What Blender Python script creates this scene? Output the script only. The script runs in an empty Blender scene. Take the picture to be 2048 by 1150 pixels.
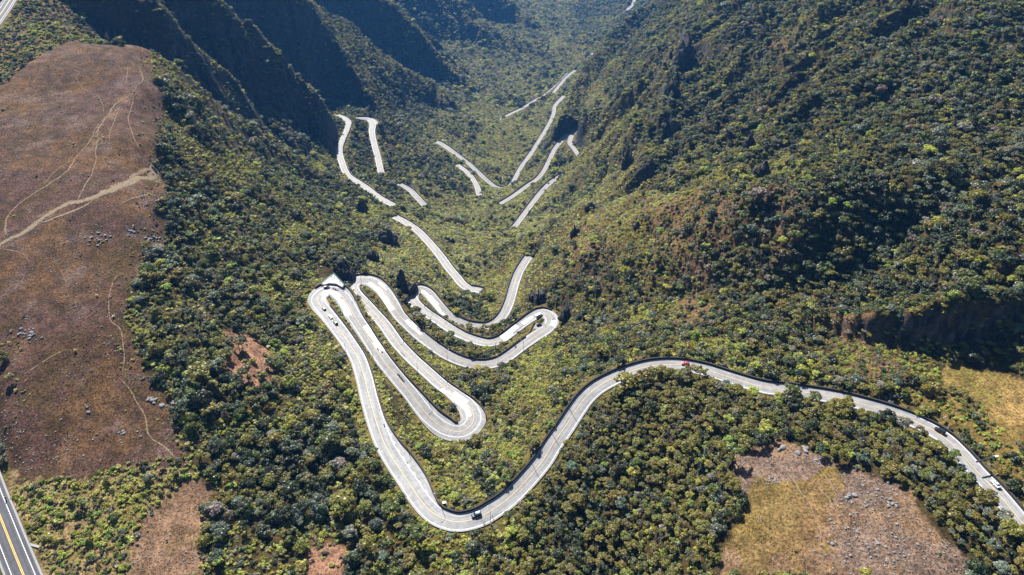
import bpy, bmesh, math, random
import numpy as np
from mathutils import Vector, Matrix

rng = np.random.default_rng(11)
random.seed(11)
sc = bpy.context.scene
COL = sc.collection
PI = math.pi

# ------------------------------------------------------------------ camera
FPX, PITCH = 1365.0, math.radians(37.0)
CP, SP = math.cos(PITCH), math.sin(PITCH)
cam_d = bpy.data.cameras.new('camera')
cam_d.sensor_width = 36.0
cam_d.lens = 36.0 * FPX / 2048.0
cam_d.clip_start, cam_d.clip_end = 1.0, 20000.0
cam = bpy.data.objects.new('camera', cam_d)
cam.location = (0, 0, 0)
cam.rotation_euler = (PI / 2 - PITCH, 0, 0)
COL.objects.link(cam)
sc.camera = cam

# ------------------------------------------------------------------ sky and sun
SUN_EL, SUN_AZ = math.radians(43.0), math.radians(-22.0)   # azimuth measured from +Y (ahead), negative = from the left
world = bpy.data.worlds.new('World')
sc.world = world
world.use_nodes = True
wn = world.node_tree
wn.nodes.clear()
sky = wn.nodes.new('ShaderNodeTexSky')
sky.sky_type = 'NISHITA'
sky.sun_disc = False
sky.sun_elevation = SUN_EL
sky.sun_rotation = SUN_AZ
sky.altitude = 1300.0
sky.ozone_density = 2.0
bg = wn.nodes.new('ShaderNodeBackground')
bg.inputs[1].default_value = 0.05
wo = wn.nodes.new('ShaderNodeOutputWorld')
wn.links.new(sky.outputs[0], bg.inputs[0])
wn.links.new(bg.outputs[0], wo.inputs[0])
sun_d = bpy.data.lights.new('sun', 'SUN')
sun_d.energy = 5.0
sun_d.angle = math.radians(0.53)
sun_d.color = (1.0, 0.965, 0.91)
sun = bpy.data.objects.new('sun', sun_d)
sdir = Vector((math.sin(SUN_AZ) * math.cos(SUN_EL), math.cos(SUN_AZ) * math.cos(SUN_EL), math.sin(SUN_EL)))
sun.rotation_euler = sdir.to_track_quat('Z', 'Y').to_euler()
sun.location = (0, 0, 50)
COL.objects.link(sun)
sc.view_settings.view_transform = 'Standard'
sc.view_settings.look = 'None'
sc.view_settings.exposure = 1.33
sc.view_settings.gamma = 1.0
sc.cycles.max_bounces = 5
sc.cycles.diffuse_bounces = 1
sc.cycles.glossy_bounces = 2
sc.cycles.transmission_bounces = 2
sc.cycles.volume_bounces = 0
sc.cycles.transparent_max_bounces = 4

# ------------------------------------------------------------------ small helpers
def ray(u, v):
    a, b = (u - 1024.0) / FPX, (v - 575.0) / FPX
    return np.array([a, CP - SP * b, -(SP + CP * b)])
def pz(u, v, z):                      # the point on the pixel's ray at height z
    r = ray(u, v)
    return r * (z / r[2])
def pd(u, v, d):                      # the point on the pixel's ray at depth d
    return ray(u, v) * d
def project(P):
    P = np.asarray(P, float)
    d = P[..., 1] * CP - P[..., 2] * SP
    b = (-P[..., 1] * SP - P[..., 2] * CP) / d
    return 1024 + P[..., 0] / d * FPX, 575 + b * FPX, d

def vnoise(x, y, seed=0):
    xi, yi = np.floor(x).astype(np.int64), np.floor(y).astype(np.int64)
    xf, yf = x - xi, y - yi
    xf, yf = xf * xf * xf * (xf * (xf * 6 - 15) + 10), yf * yf * yf * (yf * (yf * 6 - 15) + 10)
    def h(a, b):
        n = (a * 374761393 + b * 668265263 + seed * 1274126177) & 0xffffffff
        n = ((n ^ (n >> 13)) * 1274126177) & 0xffffffff
        n = (n ^ (n >> 16)) & 0xffffffff
        return n / 4294967295.0 * 2 - 1
    a, b, c, d = h(xi, yi), h(xi + 1, yi), h(xi, yi + 1), h(xi + 1, yi + 1)
    return (a * (1 - xf) + b * xf) * (1 - yf) + (c * (1 - xf) + d * xf) * yf
def fbm(x, y, octv=4, seed=0, gain=0.5):
    s, a, t = 0, 1.0, 0
    for o in range(octv):
        s = s + a * vnoise(x * 2 ** o + 13.7 * o, y * 2 ** o - 7.1 * o, seed + o); t += a; a *= gain
    return s / t
def sstep(a, b, x):
    t = np.clip((x - a) / (b - a), 0, 1)
    return t * t * (3 - 2 * t)
def smax(a, b, k):
    h = np.clip(0.5 + 0.5 * (a - b) / k, 0, 1)
    return b * (1 - h) + a * h + k * h * (1 - h)

# ------------------------------------------------------------------ roads: (u, v) along the centre line, anchors give height and half widths
# point: (u, v, z or None, half width left, half width right) - left / right of the direction of travel
def road_points(pts):
    out, zs, keys = [], [], []
    L = [0.0]
    for a, b in zip(pts, pts[1:]):
        L.append(L[-1] + math.hypot(b[0] - a[0], (b[1] - a[1]) * 1.5))
    ks = [(L[i], p[2]) for i, p in enumerate(pts) if p[2] is not None]
    wl, wr = 4.0, 4.0
    for i, p in enumerate(pts):
        z = np.interp(L[i], [k[0] for k in ks], [k[1] for k in ks])
        if len(p) > 3: wl, wr = p[3], p[4]
        q = pz(p[0], p[1], z)
        out.append((q[0], q[1], z, wl, wr))
    return np.array(out)
def resample(P, step):
    # catmull-rom in all five columns, then even spacing
    n = len(P)
    Q = np.vstack([2 * P[0] - P[1], P, 2 * P[-1] - P[-2]])
    res, tag = [], []
    for i in range(n - 1):
        p0, p1, p2, p3 = Q[i], Q[i + 1], Q[i + 2], Q[i + 3]
        for t in np.linspace(0, 1, 12, endpoint=False):
            res.append(0.5 * ((2 * p1) + (-p0 + p2) * t + (2 * p0 - 5 * p1 + 4 * p2 - p3) * t * t + (-p0 + 3 * p1 - 3 * p2 + p3) * t ** 3))
            tag.append(i + t)
    res.append(P[-1]); tag.append(n - 1)
    res = np.array(res); tag = np.array(tag)
    s = np.concatenate([[0], np.cumsum(np.hypot(*np.diff(res[:, :2], axis=0).T))])
    m = max(2, int(round(s[-1] / step)) + 1)
    g = np.linspace(0, s[-1], m)
    R = np.stack([np.interp(g, s, res[:, c]) for c in range(5)], 1)
    return R, np.interp(g, s, tag)

MAIN = [(2110, 1120, -216, 4.2, 4.0), (2048, 1050, -218.5), (2020, 1016, None), (1985, 975, None), (1954, 943, None), (1918, 903, None), (1883, 871, -225),
 (1835, 845, None), (1776, 822, None), (1678, 796, None), (1592, 782, None), (1528, 774, None), (1467, 757, None), (1414, 740, None), (1372, 731, -234), (1338, 729, None),
 (1296, 733, None), (1244, 749, None), (1198, 772, -238), (1171, 795, None), (1150, 823, None), (1129, 855, None), (1105, 889, None), (1084, 923, -245), (1052, 961, None), (1018, 996, None),
 (983, 1021, None, 4.3, 4.3), (955, 1036, None), (917, 1044, -252), (886, 1037, None), (861, 1022, None, 4.2, 4.5), (837, 994, None, 4.2, 6.5), (816, 962, None, 4.2, 8.0), (791, 925, None, 4.2, 8.0),
 (770, 889, None, 4.2, 6.5), (753, 845, None, 4.2, 4.6), (739, 797, -261, 4.2, 4.3), (729, 756, None), (716, 716, None), (697, 685, None), (677, 657, None, 4.5, 4.6), (656, 630, None, 4.8, 4.8), (641, 611, None, 5.5, 5.0),
 (635, 597, -272, 6.0, 5.5), (646, 584, None, 7.0, 6.0), (661, 580, None, 8.0, 6.5), (677, 585, None, 7.0, 6.0), (694, 605, None, 5.5, 5.5), (709, 632, None, 4.8, 5.2), (726, 658, None, 4.6, 4.8), (746, 689, None, 4.4, 4.4),
 (767, 720, -278), (795, 755, None), (823, 789, None, 5.2, 4.2), (842, 814, None, 6.0, 4.4), (860, 835, None, 6.6, 4.8), (883, 853, -285, 7.0, 6.0), (904, 862, None, 6.0, 6.5), (925, 862, None, 6.5, 7.0), (941, 851, None, 6.5, 6.5),
 (948, 836, None, 7.0, 6.5), (944, 820, -287, 6.8, 5.5), (933, 806, None, 6.0, 4.8), (918, 794, None, 5.0, 4.2), (900, 781, None, 4, 4), (883, 769, None), (867, 755, None), (846, 736, None), (823, 715, -293), (795, 685, None), (770, 650, None),
 (746, 623, None), (729, 605, None, 4.2, 4.2), (713, 589, None, 4.8, 4.6), (704, 575, -299, 6.0, 5.0), (710, 564, None, 6.5, 5.5), (725, 560, None, 7, 6), (746, 564, None, 6.5, 6.0), (767, 581, None, 5.5, 5.5), (784, 605, None, 4.8, 4.8), (798, 629, -304, 4.4, 4.4),
 (816, 648, None, 4.2, 4.2), (837, 668, None), (864, 689, None), (896, 710, None), (930, 724, -309), (962, 729, None), (993, 724, None), (1017, 711, None), (1042, 692, None), (1066, 675, None, 4.2, 4.6), (1090, 660, None, 4.6, 4.6),
 (1102, 647, -315, 5, 5), (1102, 635, None, 5.5, 5), (1093, 627, None, 6, 5), (1080, 625, -316.5, 5, 5), (1062, 634, None, 4.4, 4.4), (1040, 650, None, 4, 4), (1018, 667, None), (1000, 679, None), (978, 685, -322), (955, 681, None), (924, 670, None), (896, 654, None), (871, 637, None),
 (850, 623, None), (834, 610, None, 4.6, 4.4), (824, 597, -330, 5.5, 5), (826, 584, None, 6, 5.5), (839, 578, None, 6, 5.5), (855, 585, None, 5, 5), (871, 603, None, 4.6, 4.6), (889, 623, None, 4.2, 4.2), (910, 638, None, 4, 4), (938, 649, -338), (969, 652, None), (990, 645, None),
 (1007, 628, None), (1019, 602, None), (1028, 570, None), (1038, 543, None), (1052, 520, -352), (1058, 512, -353)]
OTHERS = {
 'b': [(964, 582, -371.5, 4.2, 4.2), (955, 579, -372), (937, 576, None), (924, 567, None), (912, 552, None), (899, 537, None), (878, 508, None), (854, 480, -388), (833, 459, None), (809, 443, None), (790, 433, -398)],
 'c': [(790, 412, -412, 4.2, 4.2), (768, 400, None), (750, 389, None), (734, 376, -419), (713, 362, None), (694, 348, None), (684, 325, None), (679, 302, -430), (685, 281, None), (694, 260, None), (697, 245, None), (688, 235, -438), (676, 230, None)],
 'd': [(712, 236, -446, 4, 4), (735, 238, -450, 8, 5), (746, 246, None, 8, 6), (744, 262, None, 5, 5), (748, 286, None, 4.4, 4.4), (755, 312, None), (761.5, 341, -458), (764, 347, -459)],
 'e': [(798, 367, -464.6, 4.2, 4.2), (802, 369, -465), (818, 378, None), (834, 394, None), (847, 408, -471), (851, 413, -471.5)],
 'f': [(982, 465, -476.5, 4, 4), (987, 466, -477), (1008, 465, None), (1026, 455, None), (1045, 431, None), (1063, 407, None), (1082, 383, None), (1100, 365, None), (1119, 352, -486), (1124, 349, -486.3)],
 'g': [(1180, 336, -490, 4.2, 4.2), (1161, 317, -492), (1148, 299, None), (1139, 286, -496), (1142, 272, None), (1150, 262, -498)],
 'h': [(1136, 268, -499.5, 4, 4), (1124, 279, None), (1108, 299, None), (1098, 320, None), (1087, 341, -506), (1074, 357, None), (1055, 370, None), (1029, 389, None), (1005, 404, -515), (999, 406, -515.5)],
 'i': [(959, 393, -520, 4, 4), (958, 389, -520.5), (955, 375, None), (947, 360, None), (934, 344, None), (918, 332, -526), (914, 329, -526.5)],
 'j': [(872, 283, -534, 5, 5), (882, 287, -535), (897, 297, None), (918, 312, None, 4, 4), (939, 328, None), (958, 346, None), (976, 362, None), (990, 372, None), (1005, 376, -553), (1020, 370, None), (1029, 357, -556), (1042, 333, None), (1061, 307, None), (1079, 278, None), (1095, 252, None), (1106, 228, -575), (1109, 212, None), (1118, 201, None, 4.5, 4.5), (1127, 192, -582)],
 'k': [(1008, 234, -608, 4, 4), (1019, 228, -609), (1046, 215, None), (1068, 201, None), (1091, 188, None), (1116, 167, -628), (1136, 146, -633)],
 'l': [(1105, 187, -607, 4, 4), (1112, 178, -609), (1123, 165, None), (1136, 151, -618), (1150, 140, -620)],
 'm': [(1172, 132, -634, 5, 5), (1176, 122, None), (1180, 114, None), (1187, 106, -641)],
 'n': [(1246, 26, -672, 6, 6), (1257, 17, None), (1265, 9, None), (1268, -2, None), (1262, -14, -682)],
}
HWY = {   # the wide asphalt highway on the plateau: bottom left and top left corner
 's': [(84, 1240, -246, 5.2, 5.2), (47, 1150, -245), (25, 1096, None), (3, 1040, None), (-16, 992, -241), (-43, 915, -239), (-80, 800, -236)],
 't': [(-40, 82, -180, 5.9, 5.9), (-12, 46, -178.5), (8, 18, None), (24, -6, -177), (60, -50, -174)],
}
ROADS = {}
for k, pts in [('a', MAIN)] + list(OTHERS.items()):
    ROADS[k] = resample(road_points(pts), 2.0 if k in 'abc' else 4.0)
for k, pts in HWY.items():
    ROADS[k] = resample(road_points(pts), 3.0)

# ------------------------------------------------------------------ terrain control points
ctl = []
for k, (R, tg) in ROADS.items():
    st = 6 if k == 'a' else (5 if k in 'bc' else 6)
    for q in list(R[::st]) + [R[-1]]:
        ctl.append((q[0], q[1], q[2] - 0.3))
def C(u, v, z): ctl.append(tuple(pz(u, v, z)))
def W(x, y, z): ctl.append((x, y, z))
# plateau on the left
for u, v, z in [(0, 600, -217), (0, 750, -226), (0, 860, -233), (100, 900, -238), (150, 750, -229), (150, 600, -218), (280, 760, -233), (250, 600, -222), (370, 840, -240), (380, 930, -244), (200, 1000, -243),
                (330, 1050, -247), (330, 1140, -249), (430, 1100, -249), (0, 430, -206), (150, 450, -207), (310, 480, -222), (300, 400, -212), (150, 300, -199), (0, 300, -196), (300, 280, -203), (310, 180, -197), (150, 180, -192), (0, 180, -187),
                (150, 80, -187), (300, 102, -192), (235, 92, -189), (160, 60, -187), (140, 18, -186), (80, 40, -182), (110, 0, -182), (30, 100, -184), (260, 560, -221), (290, 680, -228)]:
    C(u, v, z)
for x, y, z in [(-420, 200, -215), (-420, 400, -195), (-560, 600, -180), (-330, 100, -235), (-560, 300, -200), (-600, 800, -165), (-450, 60, -230), (-250, 60, -245), (-800, 700, -160), (-800, 300, -190), (-800, 0, -220),
                (-120, 60, -255), (0, 60, -258), (120, 60, -238), (250, 60, -222), (-120, -80, -260), (120, -80, -250), (-450, -100, -240), (400, -80, -230), (-800, -200, -230), (700, -200, -230)]:
    W(x, y, z)
# left forest slope and shoulder
for u, v, z in [(450, 950, -250), (550, 1050, -255), (650, 1120, -257), (560, 900, -254), (660, 900, -258), (450, 800, -244), (560, 780, -252), (650, 780, -261), (400, 650, -236), (500, 680, -247), (590, 680, -263),
                (380, 540, -234), (480, 560, -250), (570, 540, -268), (400, 420, -232), (500, 440, -262), (590, 450, -292), (660, 480, -296), (400, 300, -228), (500, 300, -284), (590, 340, -345), (640, 420, -330), (370, 190, -214), (440, 210, -252), (520, 250, -308),
                (690, 450, -338), (730, 440, -358), (770, 480, -362), (745, 520, -330), (690, 530, -296), (800, 530, -345), (850, 550, -362), (620, 540, -280), (640, 380, -368), (610, 270, -388), (560, 230, -352)]:
    C(u, v, z)
# between and around the hairpins, valley slopes
for u, v, z in [(840, 900, -268), (940, 930, -262), (1000, 960, -255), (1040, 880, -262), (1010, 830, -284), (1050, 780, -283), (1120, 750, -262), (1200, 730, -246), (900, 500, -402), (960, 520, -392), (1000, 545, -374), (1010, 500, -404), (930, 440, -445),
                (870, 440, -452), (1060, 450, -440), (900, 380, -495), (870, 340, -505), (830, 320, -490), (800, 290, -478), (960, 330, -545), (1000, 310, -572), (960, 270, -568), (1000, 240, -598), (920, 250, -560), (1050, 270, -574), (1040, 200, -622), (980, 200, -615), (1080, 150, -655),
                (1120, 120, -668), (1160, 60, -700), (1150, 10, -722), (1080, 40, -712), (1200, 20, -706)]:
    C(u, v, z)
# right hill
for u, v, z in [(1160, 640, -300), (1130, 590, -316), (1180, 560, -306), (1250, 620, -278), (1300, 560, -288), (1230, 480, -306), (1350, 680, -246), (1400, 640, -252), (1500, 640, -243), (1500, 560, -250), (1600, 640, -238), (1400, 480, -267), (1500, 450, -250), (1600, 520, -243),
                (1700, 450, -226), (1650, 385, -220), (1520, 392, -236), (1400, 398, -260), (1300, 408, -288), (1200, 425, -318), (1110, 460, -360), (1080, 485, -370), (1750, 360, -212), (1900, 350, -192), (2048, 300, -180), (1800, 220, -198), (1950, 150, -183), (2048, 40, -170),
                (1700, 150, -212), (1600, 60, -226), (1800, 20, -190), (1600, 300, -232), (1500, 250, -254), (1700, 680, -232), (1800, 720, -227), (1760, 770, -226), (1900, 700, -223), (2040, 760, -220), (1990, 800, -222), (2040, 880, -219), (1950, 860, -222), (1900, 450, -198), (2040, 470, -184), (1800, 500, -216),
                (1420, 285, -302), (1440, 180, -300), (1300, 368, -322), (1230, 390, -352), (1200, 350, -410), (1190, 380, -396), (1250, 330, -372), (1480, 100, -284)]:
    C(u, v, z)
for u, v, d in [(1400, 20, 1060), (1330, 250, 800), (1290, 320, 720), (1360, 120, 920), (1210, 250, 1000), (1180, 290, 960), (1260, 180, 1080), (1230, 290, 880), (1160, 240, 1130), (1200, 150, 1320), (1280, 60, 1450), (1350, 0, 1350)]:
    ctl.append(tuple(pd(u, v, d)))
for x, y, z in [(330, 1100, -265), (420, 1000, -215), (560, 800, -165), (700, 500, -150), (600, 300, -170), (450, 200, -190), (420, 1300, -270), (500, 1700, -330), (560, 2100, -420), (650, 2600, -520), (800, 1400, -180), (900, 900, -120), (900, 2200, -350), (1100, 500, -110),
                (260, 1500, -470), (360, 1900, -520), (450, 2300, -600),
                (330, 2900, -730), (200, 3400, -760), (500, 3400, -700), (900, 3300, -560), (-100, 3000, -720), (-400, 3300, -640), (-900, 3300, -500)]:
    W(x, y, z)
# forest in front of the top road, clearing at the lower right
for u, v, z in [(1250, 880, -237), (1350, 800, -233), (1500, 820, -229), (1650, 860, -225), (1780, 900, -222), (1850, 980, -220), (1700, 1000, -224), (1560, 930, -226), (1500, 1100, -229), (1700, 1140, -225), (1900, 1140, -222), (2048, 1150, -220), (1250, 1000, -241), (1250, 1130, -246), (1050, 1120, -251), (900, 1130, -254), (770, 1080, -255), (1120, 1020, -247)]:
    C(u, v, z)
# left escarpment base behind the spurs
for x, y, z in [(-345, 690, -300), (-300, 730, -355), (-420, 735, -250), (-255, 800, -398), (-400, 850, -330), (-330, 900, -385), (-520, 880, -200), (-440, 1000, -370), (-360, 1120, -440), (-300, 1180, -462), (-520, 1150, -320), (-430, 1250, -430), (-480, 1500, -420), (-330, 1420, -510), (-220, 1330, -520),
                (-240, 1500, -555), (-600, 1300, -260), (-650, 1700, -300), (-420, 1800, -500), (-250, 1780, -585), (-130, 1650, -612), (-80, 1500, -600), (-500, 2100, -500), (-250, 2050, -600), (-60, 1900, -650), (-300, 2400, -600), (-80, 2250, -672), (40, 2100, -672), (100, 2500, -705), (-600, 2600, -450), (-900, 2000, -250), (-900, 1300, -180), (-250, 1060, -452), (-300, 1060, -445), (-200, 1120, -474)]:
    W(x, y, z)
ctl = np.array(ctl)
# drop near-duplicates
keep = []
for i in range(len(ctl)):
    if all((ctl[i, 0] - ctl[j, 0]) ** 2 + (ctl[i, 1] - ctl[j, 1]) ** 2 > 36 for j in keep): keep.append(i)
ctl = ctl[keep]
def phi(r2): return np.sqrt(r2 + 12.0 ** 2)
D2 = (ctl[:, None, 0] - ctl[None, :, 0]) ** 2 + (ctl[:, None, 1] - ctl[None, :, 1]) ** 2
n = len(ctl)
A = np.zeros((n + 3, n + 3))
A[:n, :n] = -phi(D2) + np.eye(n) * 0.0
A[:n, n] = 1; A[:n, n + 1] = ctl[:, 0] / 500; A[:n, n + 2] = ctl[:, 1] / 500
A[n:, :n] = A[:n, n:].T
wts = np.linalg.solve(A, np.concatenate([ctl[:, 2], [0, 0, 0]]))
def rbf(x, y):
    shp = x.shape
    x, y = x.ravel(), y.ravel()
    out = np.empty(len(x))
    for s in range(0, len(x), 20000):
        xs, ys = x[s:s + 20000], y[s:s + 20000]
        r2 = (xs[:, None] - ctl[None, :, 0]) ** 2 + (ys[:, None] - ctl[None, :, 1]) ** 2
        out[s:s + 20000] = -phi(r2) @ wts[:n] + wts[n] + wts[n + 1] * xs / 500 + wts[n + 2] * ys / 500
    return out.reshape(shp)

# ridges laid over the base: crest points (x, y, z), slope on the near side, slope on the far side
def arr(*p): return np.array([tuple(q) for q in p])
RIDGES = [
 (arr((-470, 745, -165), pd(300, 0, 716), pd(372, 62, 745), pd(436, 128, 790), pd(474, 178, 830), pd(492, 214, 850)), 2.3, 0.95, 9.0),
 (arr((-520, 880, -150), pd(440, 0, 850), pd(500, 48, 880), pd(548, 92, 905), pd(566, 128, 930), pd(612, 160, 945), pd(638, 188, 960), pd(650, 215, 975)), 2.0, 1.3, 10.0),
 (arr((-560, 1080, -150), pd(520, -60, 1080), pd(600, -20, 1140), pd(640, 18, 1180)), 2.2, 1.3, 8.0),
 (arr(pd(600, -20, 1230), pd(642, 19, 1270), pd(680, 38, 1300), pd(715, 66, 1330), pd(763, 97, 1370), pd(809, 129, 1400), pd(843, 157, 1420), pd(896, 197, 1440)), 0.68, 0.9, 30.0),
 (arr(pd(640, -90, 1500), pd(774, 0, 1600), pd(816, 35, 1620), pd(843, 63, 1640), pd(871, 97, 1655), pd(903, 139, 1665), pd(955, 178, 1640)), 1.5, 0.8, 16.0),
 (arr(pd(800, -80, 2000), pd(913, 0, 2080), pd(965, 42, 2080), pd(1017, 70, 2080), pd(1085, 104, 2040)), 0.62, 0.8, 35.0),
 (arr(pd(930, -60, 2350), pd(1000, -10, 2380), pd(1035, 17, 2390), pd(1098, 66, 2300)), 0.8, 0.7, 30.0),
 (arr(pz(2048, 300, -174), pz(1880, 340, -186), pz(1650, 370, -200), pz(1520, 380, -213), pz(1400, 385, -236), pz(1300, 395, -265), pz(1200, 409, -297), pz(1140, 440, -332), pz(1098, 480, -353), pz(1088, 520, -346), pz(1108, 572, -330)), 0.85, 1.3, 11.0, True),
 # right: silhouette spur, rocky spur, cliff above the clearing
 (arr(pd(1440, -80, 1650), pd(1265, 20, 1700), pd(1225, 66, 1590), pd(1180, 130, 1400), pd(1140, 182, 1270), pd(1114, 246, 1150)), 0.55, 2.2, 5.0),
 (arr(pd(1420, -40, 1250), pd(1395, 20, 1080), pd(1366, 90, 950), pd(1345, 160, 860), pd(1335, 228, 790), pd(1290, 325, 705)), 1.4, 2.0, 6.0),
 (arr((128, 322, -258), (150, 298, -244), (184, 266, -217), (206, 258, -201), (262, 252, -193), (340, 242, -188), (480, 227, -184)), 3.0, 0.75, 3.0),
]
def ridge_h(x, y, R, sn, sf, RW=8.0, soft=False):
    best = np.full(x.shape, -1e9)
    for si, (a, b) in enumerate(zip(R, R[1:])):
        ab = b[:2] - a[:2]
        L2 = ab @ ab
        t0 = ((x - a[0]) * ab[0] + (y - a[1]) * ab[1]) / L2
        t = np.clip(t0, 0, 1)
        o1 = t0 - 1 if (not soft or si == len(R) - 2) else -1
        o0 = -t0 if (not soft or si == 0) else -1
        over = np.maximum(np.maximum(o1, o0), 0) * math.sqrt(L2)
        dx, dy = x - (a[0] + t * ab[0]), y - (a[1] + t * ab[1])
        d = np.hypot(dx, dy)
        near = sstep(-0.4, 0.4, -(dy * abs(ab[0]) - dx * ab[1] * np.sign(ab[0])) / (np.hypot(*ab) * np.maximum(d, 0.5)))
        s = sn * near + sf * (1 - near)
        h = a[2] + t * (b[2] - a[2]) - s * (np.sqrt(d * d + RW * RW) - RW) - 1.6 * over
        best = np.maximum(best, h)
    return best

def base_h(x, y):
    h = rbf(x, y)
    k = np.clip(np.hypot(x, y) / 900, 0.35, 1.6)
    wx, wy = x + 13 * k * fbm(x / (50 * k), y / (50 * k), 4, 21, 0.6), y + 15 * k * fbm(x / (45 * k), y / (60 * k), 4, 33, 0.6)
    for R, sn, sf, rw, *opt in RIDGES:
        lo, hi = R[:, :2].min(0) - 260, R[:, :2].max(0) + 260
        m = (x > lo[0]) & (x < hi[0]) & (y > lo[1]) & (y < hi[1])
        if m.any():
            h[m] = smax(ridge_h(wx[m], wy[m], R, sn, sf, rw, bool(opt)), h[m], 5.0)
    return h

# all road samples in one table for distance queries
RT = []
for k, (R, tg) in ROADS.items():
    T = np.gradient(R[:, :2], axis=0); T /= np.linalg.norm(T, axis=1)[:, None]
    for q, t in zip(R, T):
        RT.append((q[0], q[1], q[2], q[3], q[4], t[0], t[1]))
RT = np.array(RT)
CELL = 24.0
grid_ix = {}
for i, q in enumerate(RT):
    grid_ix.setdefault((int(q[0] // CELL), int(q[1] // CELL)), []).append(i)
def road_query(x, y):
    """distance outside the nearest carriageway edge (negative inside), height of that road, signed side, or inf when far"""
    shp = x.shape
    x, y = x.ravel(), y.ravel()
    out = np.full(len(x), 1e3); oz = np.zeros(len(x)); osd = np.zeros(len(x))
    cx, cy = (x // CELL).astype(int), (y // CELL).astype(int)
    order = np.lexsort((cy, cx))
    keyv = cx[order] * 100003 + cy[order]
    st = np.concatenate([[0], np.nonzero(np.diff(keyv))[0] + 1, [len(order)]])
    for a, b in zip(st, st[1:]):
        ids = order[a:b]
        c0, c1 = cx[ids[0]], cy[ids[0]]
        cand = [i for dx in (-1, 0, 1) for dy in (-1, 0, 1) for i in grid_ix.get((c0 + dx, c1 + dy), ())]
        if not cand: continue
        Q = RT[cand]
        dx, dy = x[ids, None] - Q[None, :, 0], y[ids, None] - Q[None, :, 1]
        cr = Q[None, :, 5] * dy - Q[None, :, 6] * dx           # >0 left
        w = np.where(cr > 0, Q[None, :, 3], Q[None, :, 4])
        dd = np.hypot(dx, dy) - w
        j = dd.argmin(1)
        r = np.arange(len(ids))
        out[ids], osd[ids] = dd[r, j], np.sign(cr[r, j])
        # height: blend of the near samples
        wg = np.exp(-np.maximum(dd - dd[r, j][:, None], 0) * 0.7)
        oz[ids] = (wg * Q[None, :, 2]).sum(1) / wg.sum(1)
    return out.reshape(shp), oz.reshape(shp), osd.reshape(shp)

# ------------------------------------------------------------------ height field on a graded grid
def graded(segs):
    v = [segs[0][0]]
    for a, b, s0, s1 in segs:
        while v[-1] < b - 1e-6:
            f = (v[-1] - a) / (b - a)
            v.append(min(b, v[-1] + s0 + (s1 - s0) * f))
    return np.array(v)
GX = graded([(-900, -480, 30, 8), (-480, -250, 4, 1.6), (-250, 230, 1.4, 1.4), (230, 480, 1.8, 5), (480, 1100, 8, 30)])
GY = graded([(-150, 120, 12, 3), (120, 560, 1.4, 1.4), (560, 1200, 1.6, 3.2), (1200, 2700, 3.6, 10), (2700, 3400, 14, 40)])
XX, YY = np.meshgrid(GX, GY)
HH = base_h(XX, YY)
gy_, gx_ = np.gradient(HH, GY, GX)
STEEP = np.hypot(gx_, gy_)
kd = np.clip(np.hypot(XX, YY) / 700, 0.3, 2.0)
HH += fbm(XX / 38, YY / 38, 4, 5) * (1.0 + 4.0 * np.clip(STEEP - 0.25, 0, 1.2)) * kd
rd, rz, rs = road_query(XX, YY)
free = sstep(6, 40, rd)
hillm = sstep(60, 130, XX) * sstep(250, 330, YY) * sstep(-1200, -900, -YY)
rr1 = 1 - 2.0 * np.abs(fbm((XX + 0.6 * YY) / 95 + 0.4 * fbm(XX / 60, YY / 60, 2, 8), (YY - 0.6 * XX) / 55, 3, 61))
HH += free * hillm * (0.15 + 0.85 * sstep(470, 640, YY + 0.35 * XX)) * (18 * (rr1 - 0.35) + 7 * fbm(XX / 26, YY / 26, 3, 62))
leftm = sstep(-95, -130, XX) * sstep(-190, -150, -np.abs(XX + 190) + 0 * XX) * sstep(300, 420, YY) * sstep(-900, -700, -YY)
rr2 = 1 - 2.0 * np.abs(fbm((XX - 0.5 * YY) / 70, (YY + 0.5 * XX) / 45, 3, 63))
vallm = sstep(430, 600, YY) * sstep(-1400, -1100, -YY) * sstep(-150, -110, -np.abs(XX))
HH += free * (vallm * 5.0 * fbm(XX / 34, YY / 34, 3, 64))
# gullies that run down the steep faces
gul = 1 - np.abs(fbm(XX / 70 + 0.6 * fbm(XX / 50, YY / 50, 2, 71), YY / 190, 3, 47)) * 2.2
HH -= np.clip(gul, 0, 1) ** 2 * 9 * np.clip(STEEP - 0.35, 0, 0.8) * np.clip(kd, 0.5, 1.6) * (1 - 0.8 * sstep(50, 90, XX) * sstep(-560, -500, -YY))
# crags: terraces on the cliffs
cr_ = np.clip(STEEP - 1.0, 0, 1)
HH += cr_ * 5.0 * fbm(XX / 13, YY / 13, 3, 91)
spac = np.maximum(np.gradient(GX)[None, :], np.gradient(GY)[:, None])
marg = 0.5 + 1.25 * spac
bench = 1 - sstep(0.0, 8.0, rd - marg)
near_edge = np.where(rd < marg, 1.0, bench)
HH = HH * (1 - near_edge) + (rz - 0.35) * near_edge
HEIGHT = HH
def height(x, y):
    x = np.asarray(x, float); y = np.asarray(y, float)
    i = np.clip(np.searchsorted(GX, x) - 1, 0, len(GX) - 2)
    j = np.clip(np.searchsorted(GY, y) - 1, 0, len(GY) - 2)
    fx, fy = (x - GX[i]) / (GX[i + 1] - GX[i]), (y - GY[j]) / (GY[j + 1] - GY[j])
    h00, h10, h01, h11 = HEIGHT[j, i], HEIGHT[j, i + 1], HEIGHT[j + 1, i], HEIGHT[j + 1, i + 1]
    return h00 * (1 - fx) * (1 - fy) + h10 * fx * (1 - fy) + h01 * (1 - fx) * fy + h11 * fx * fy
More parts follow.
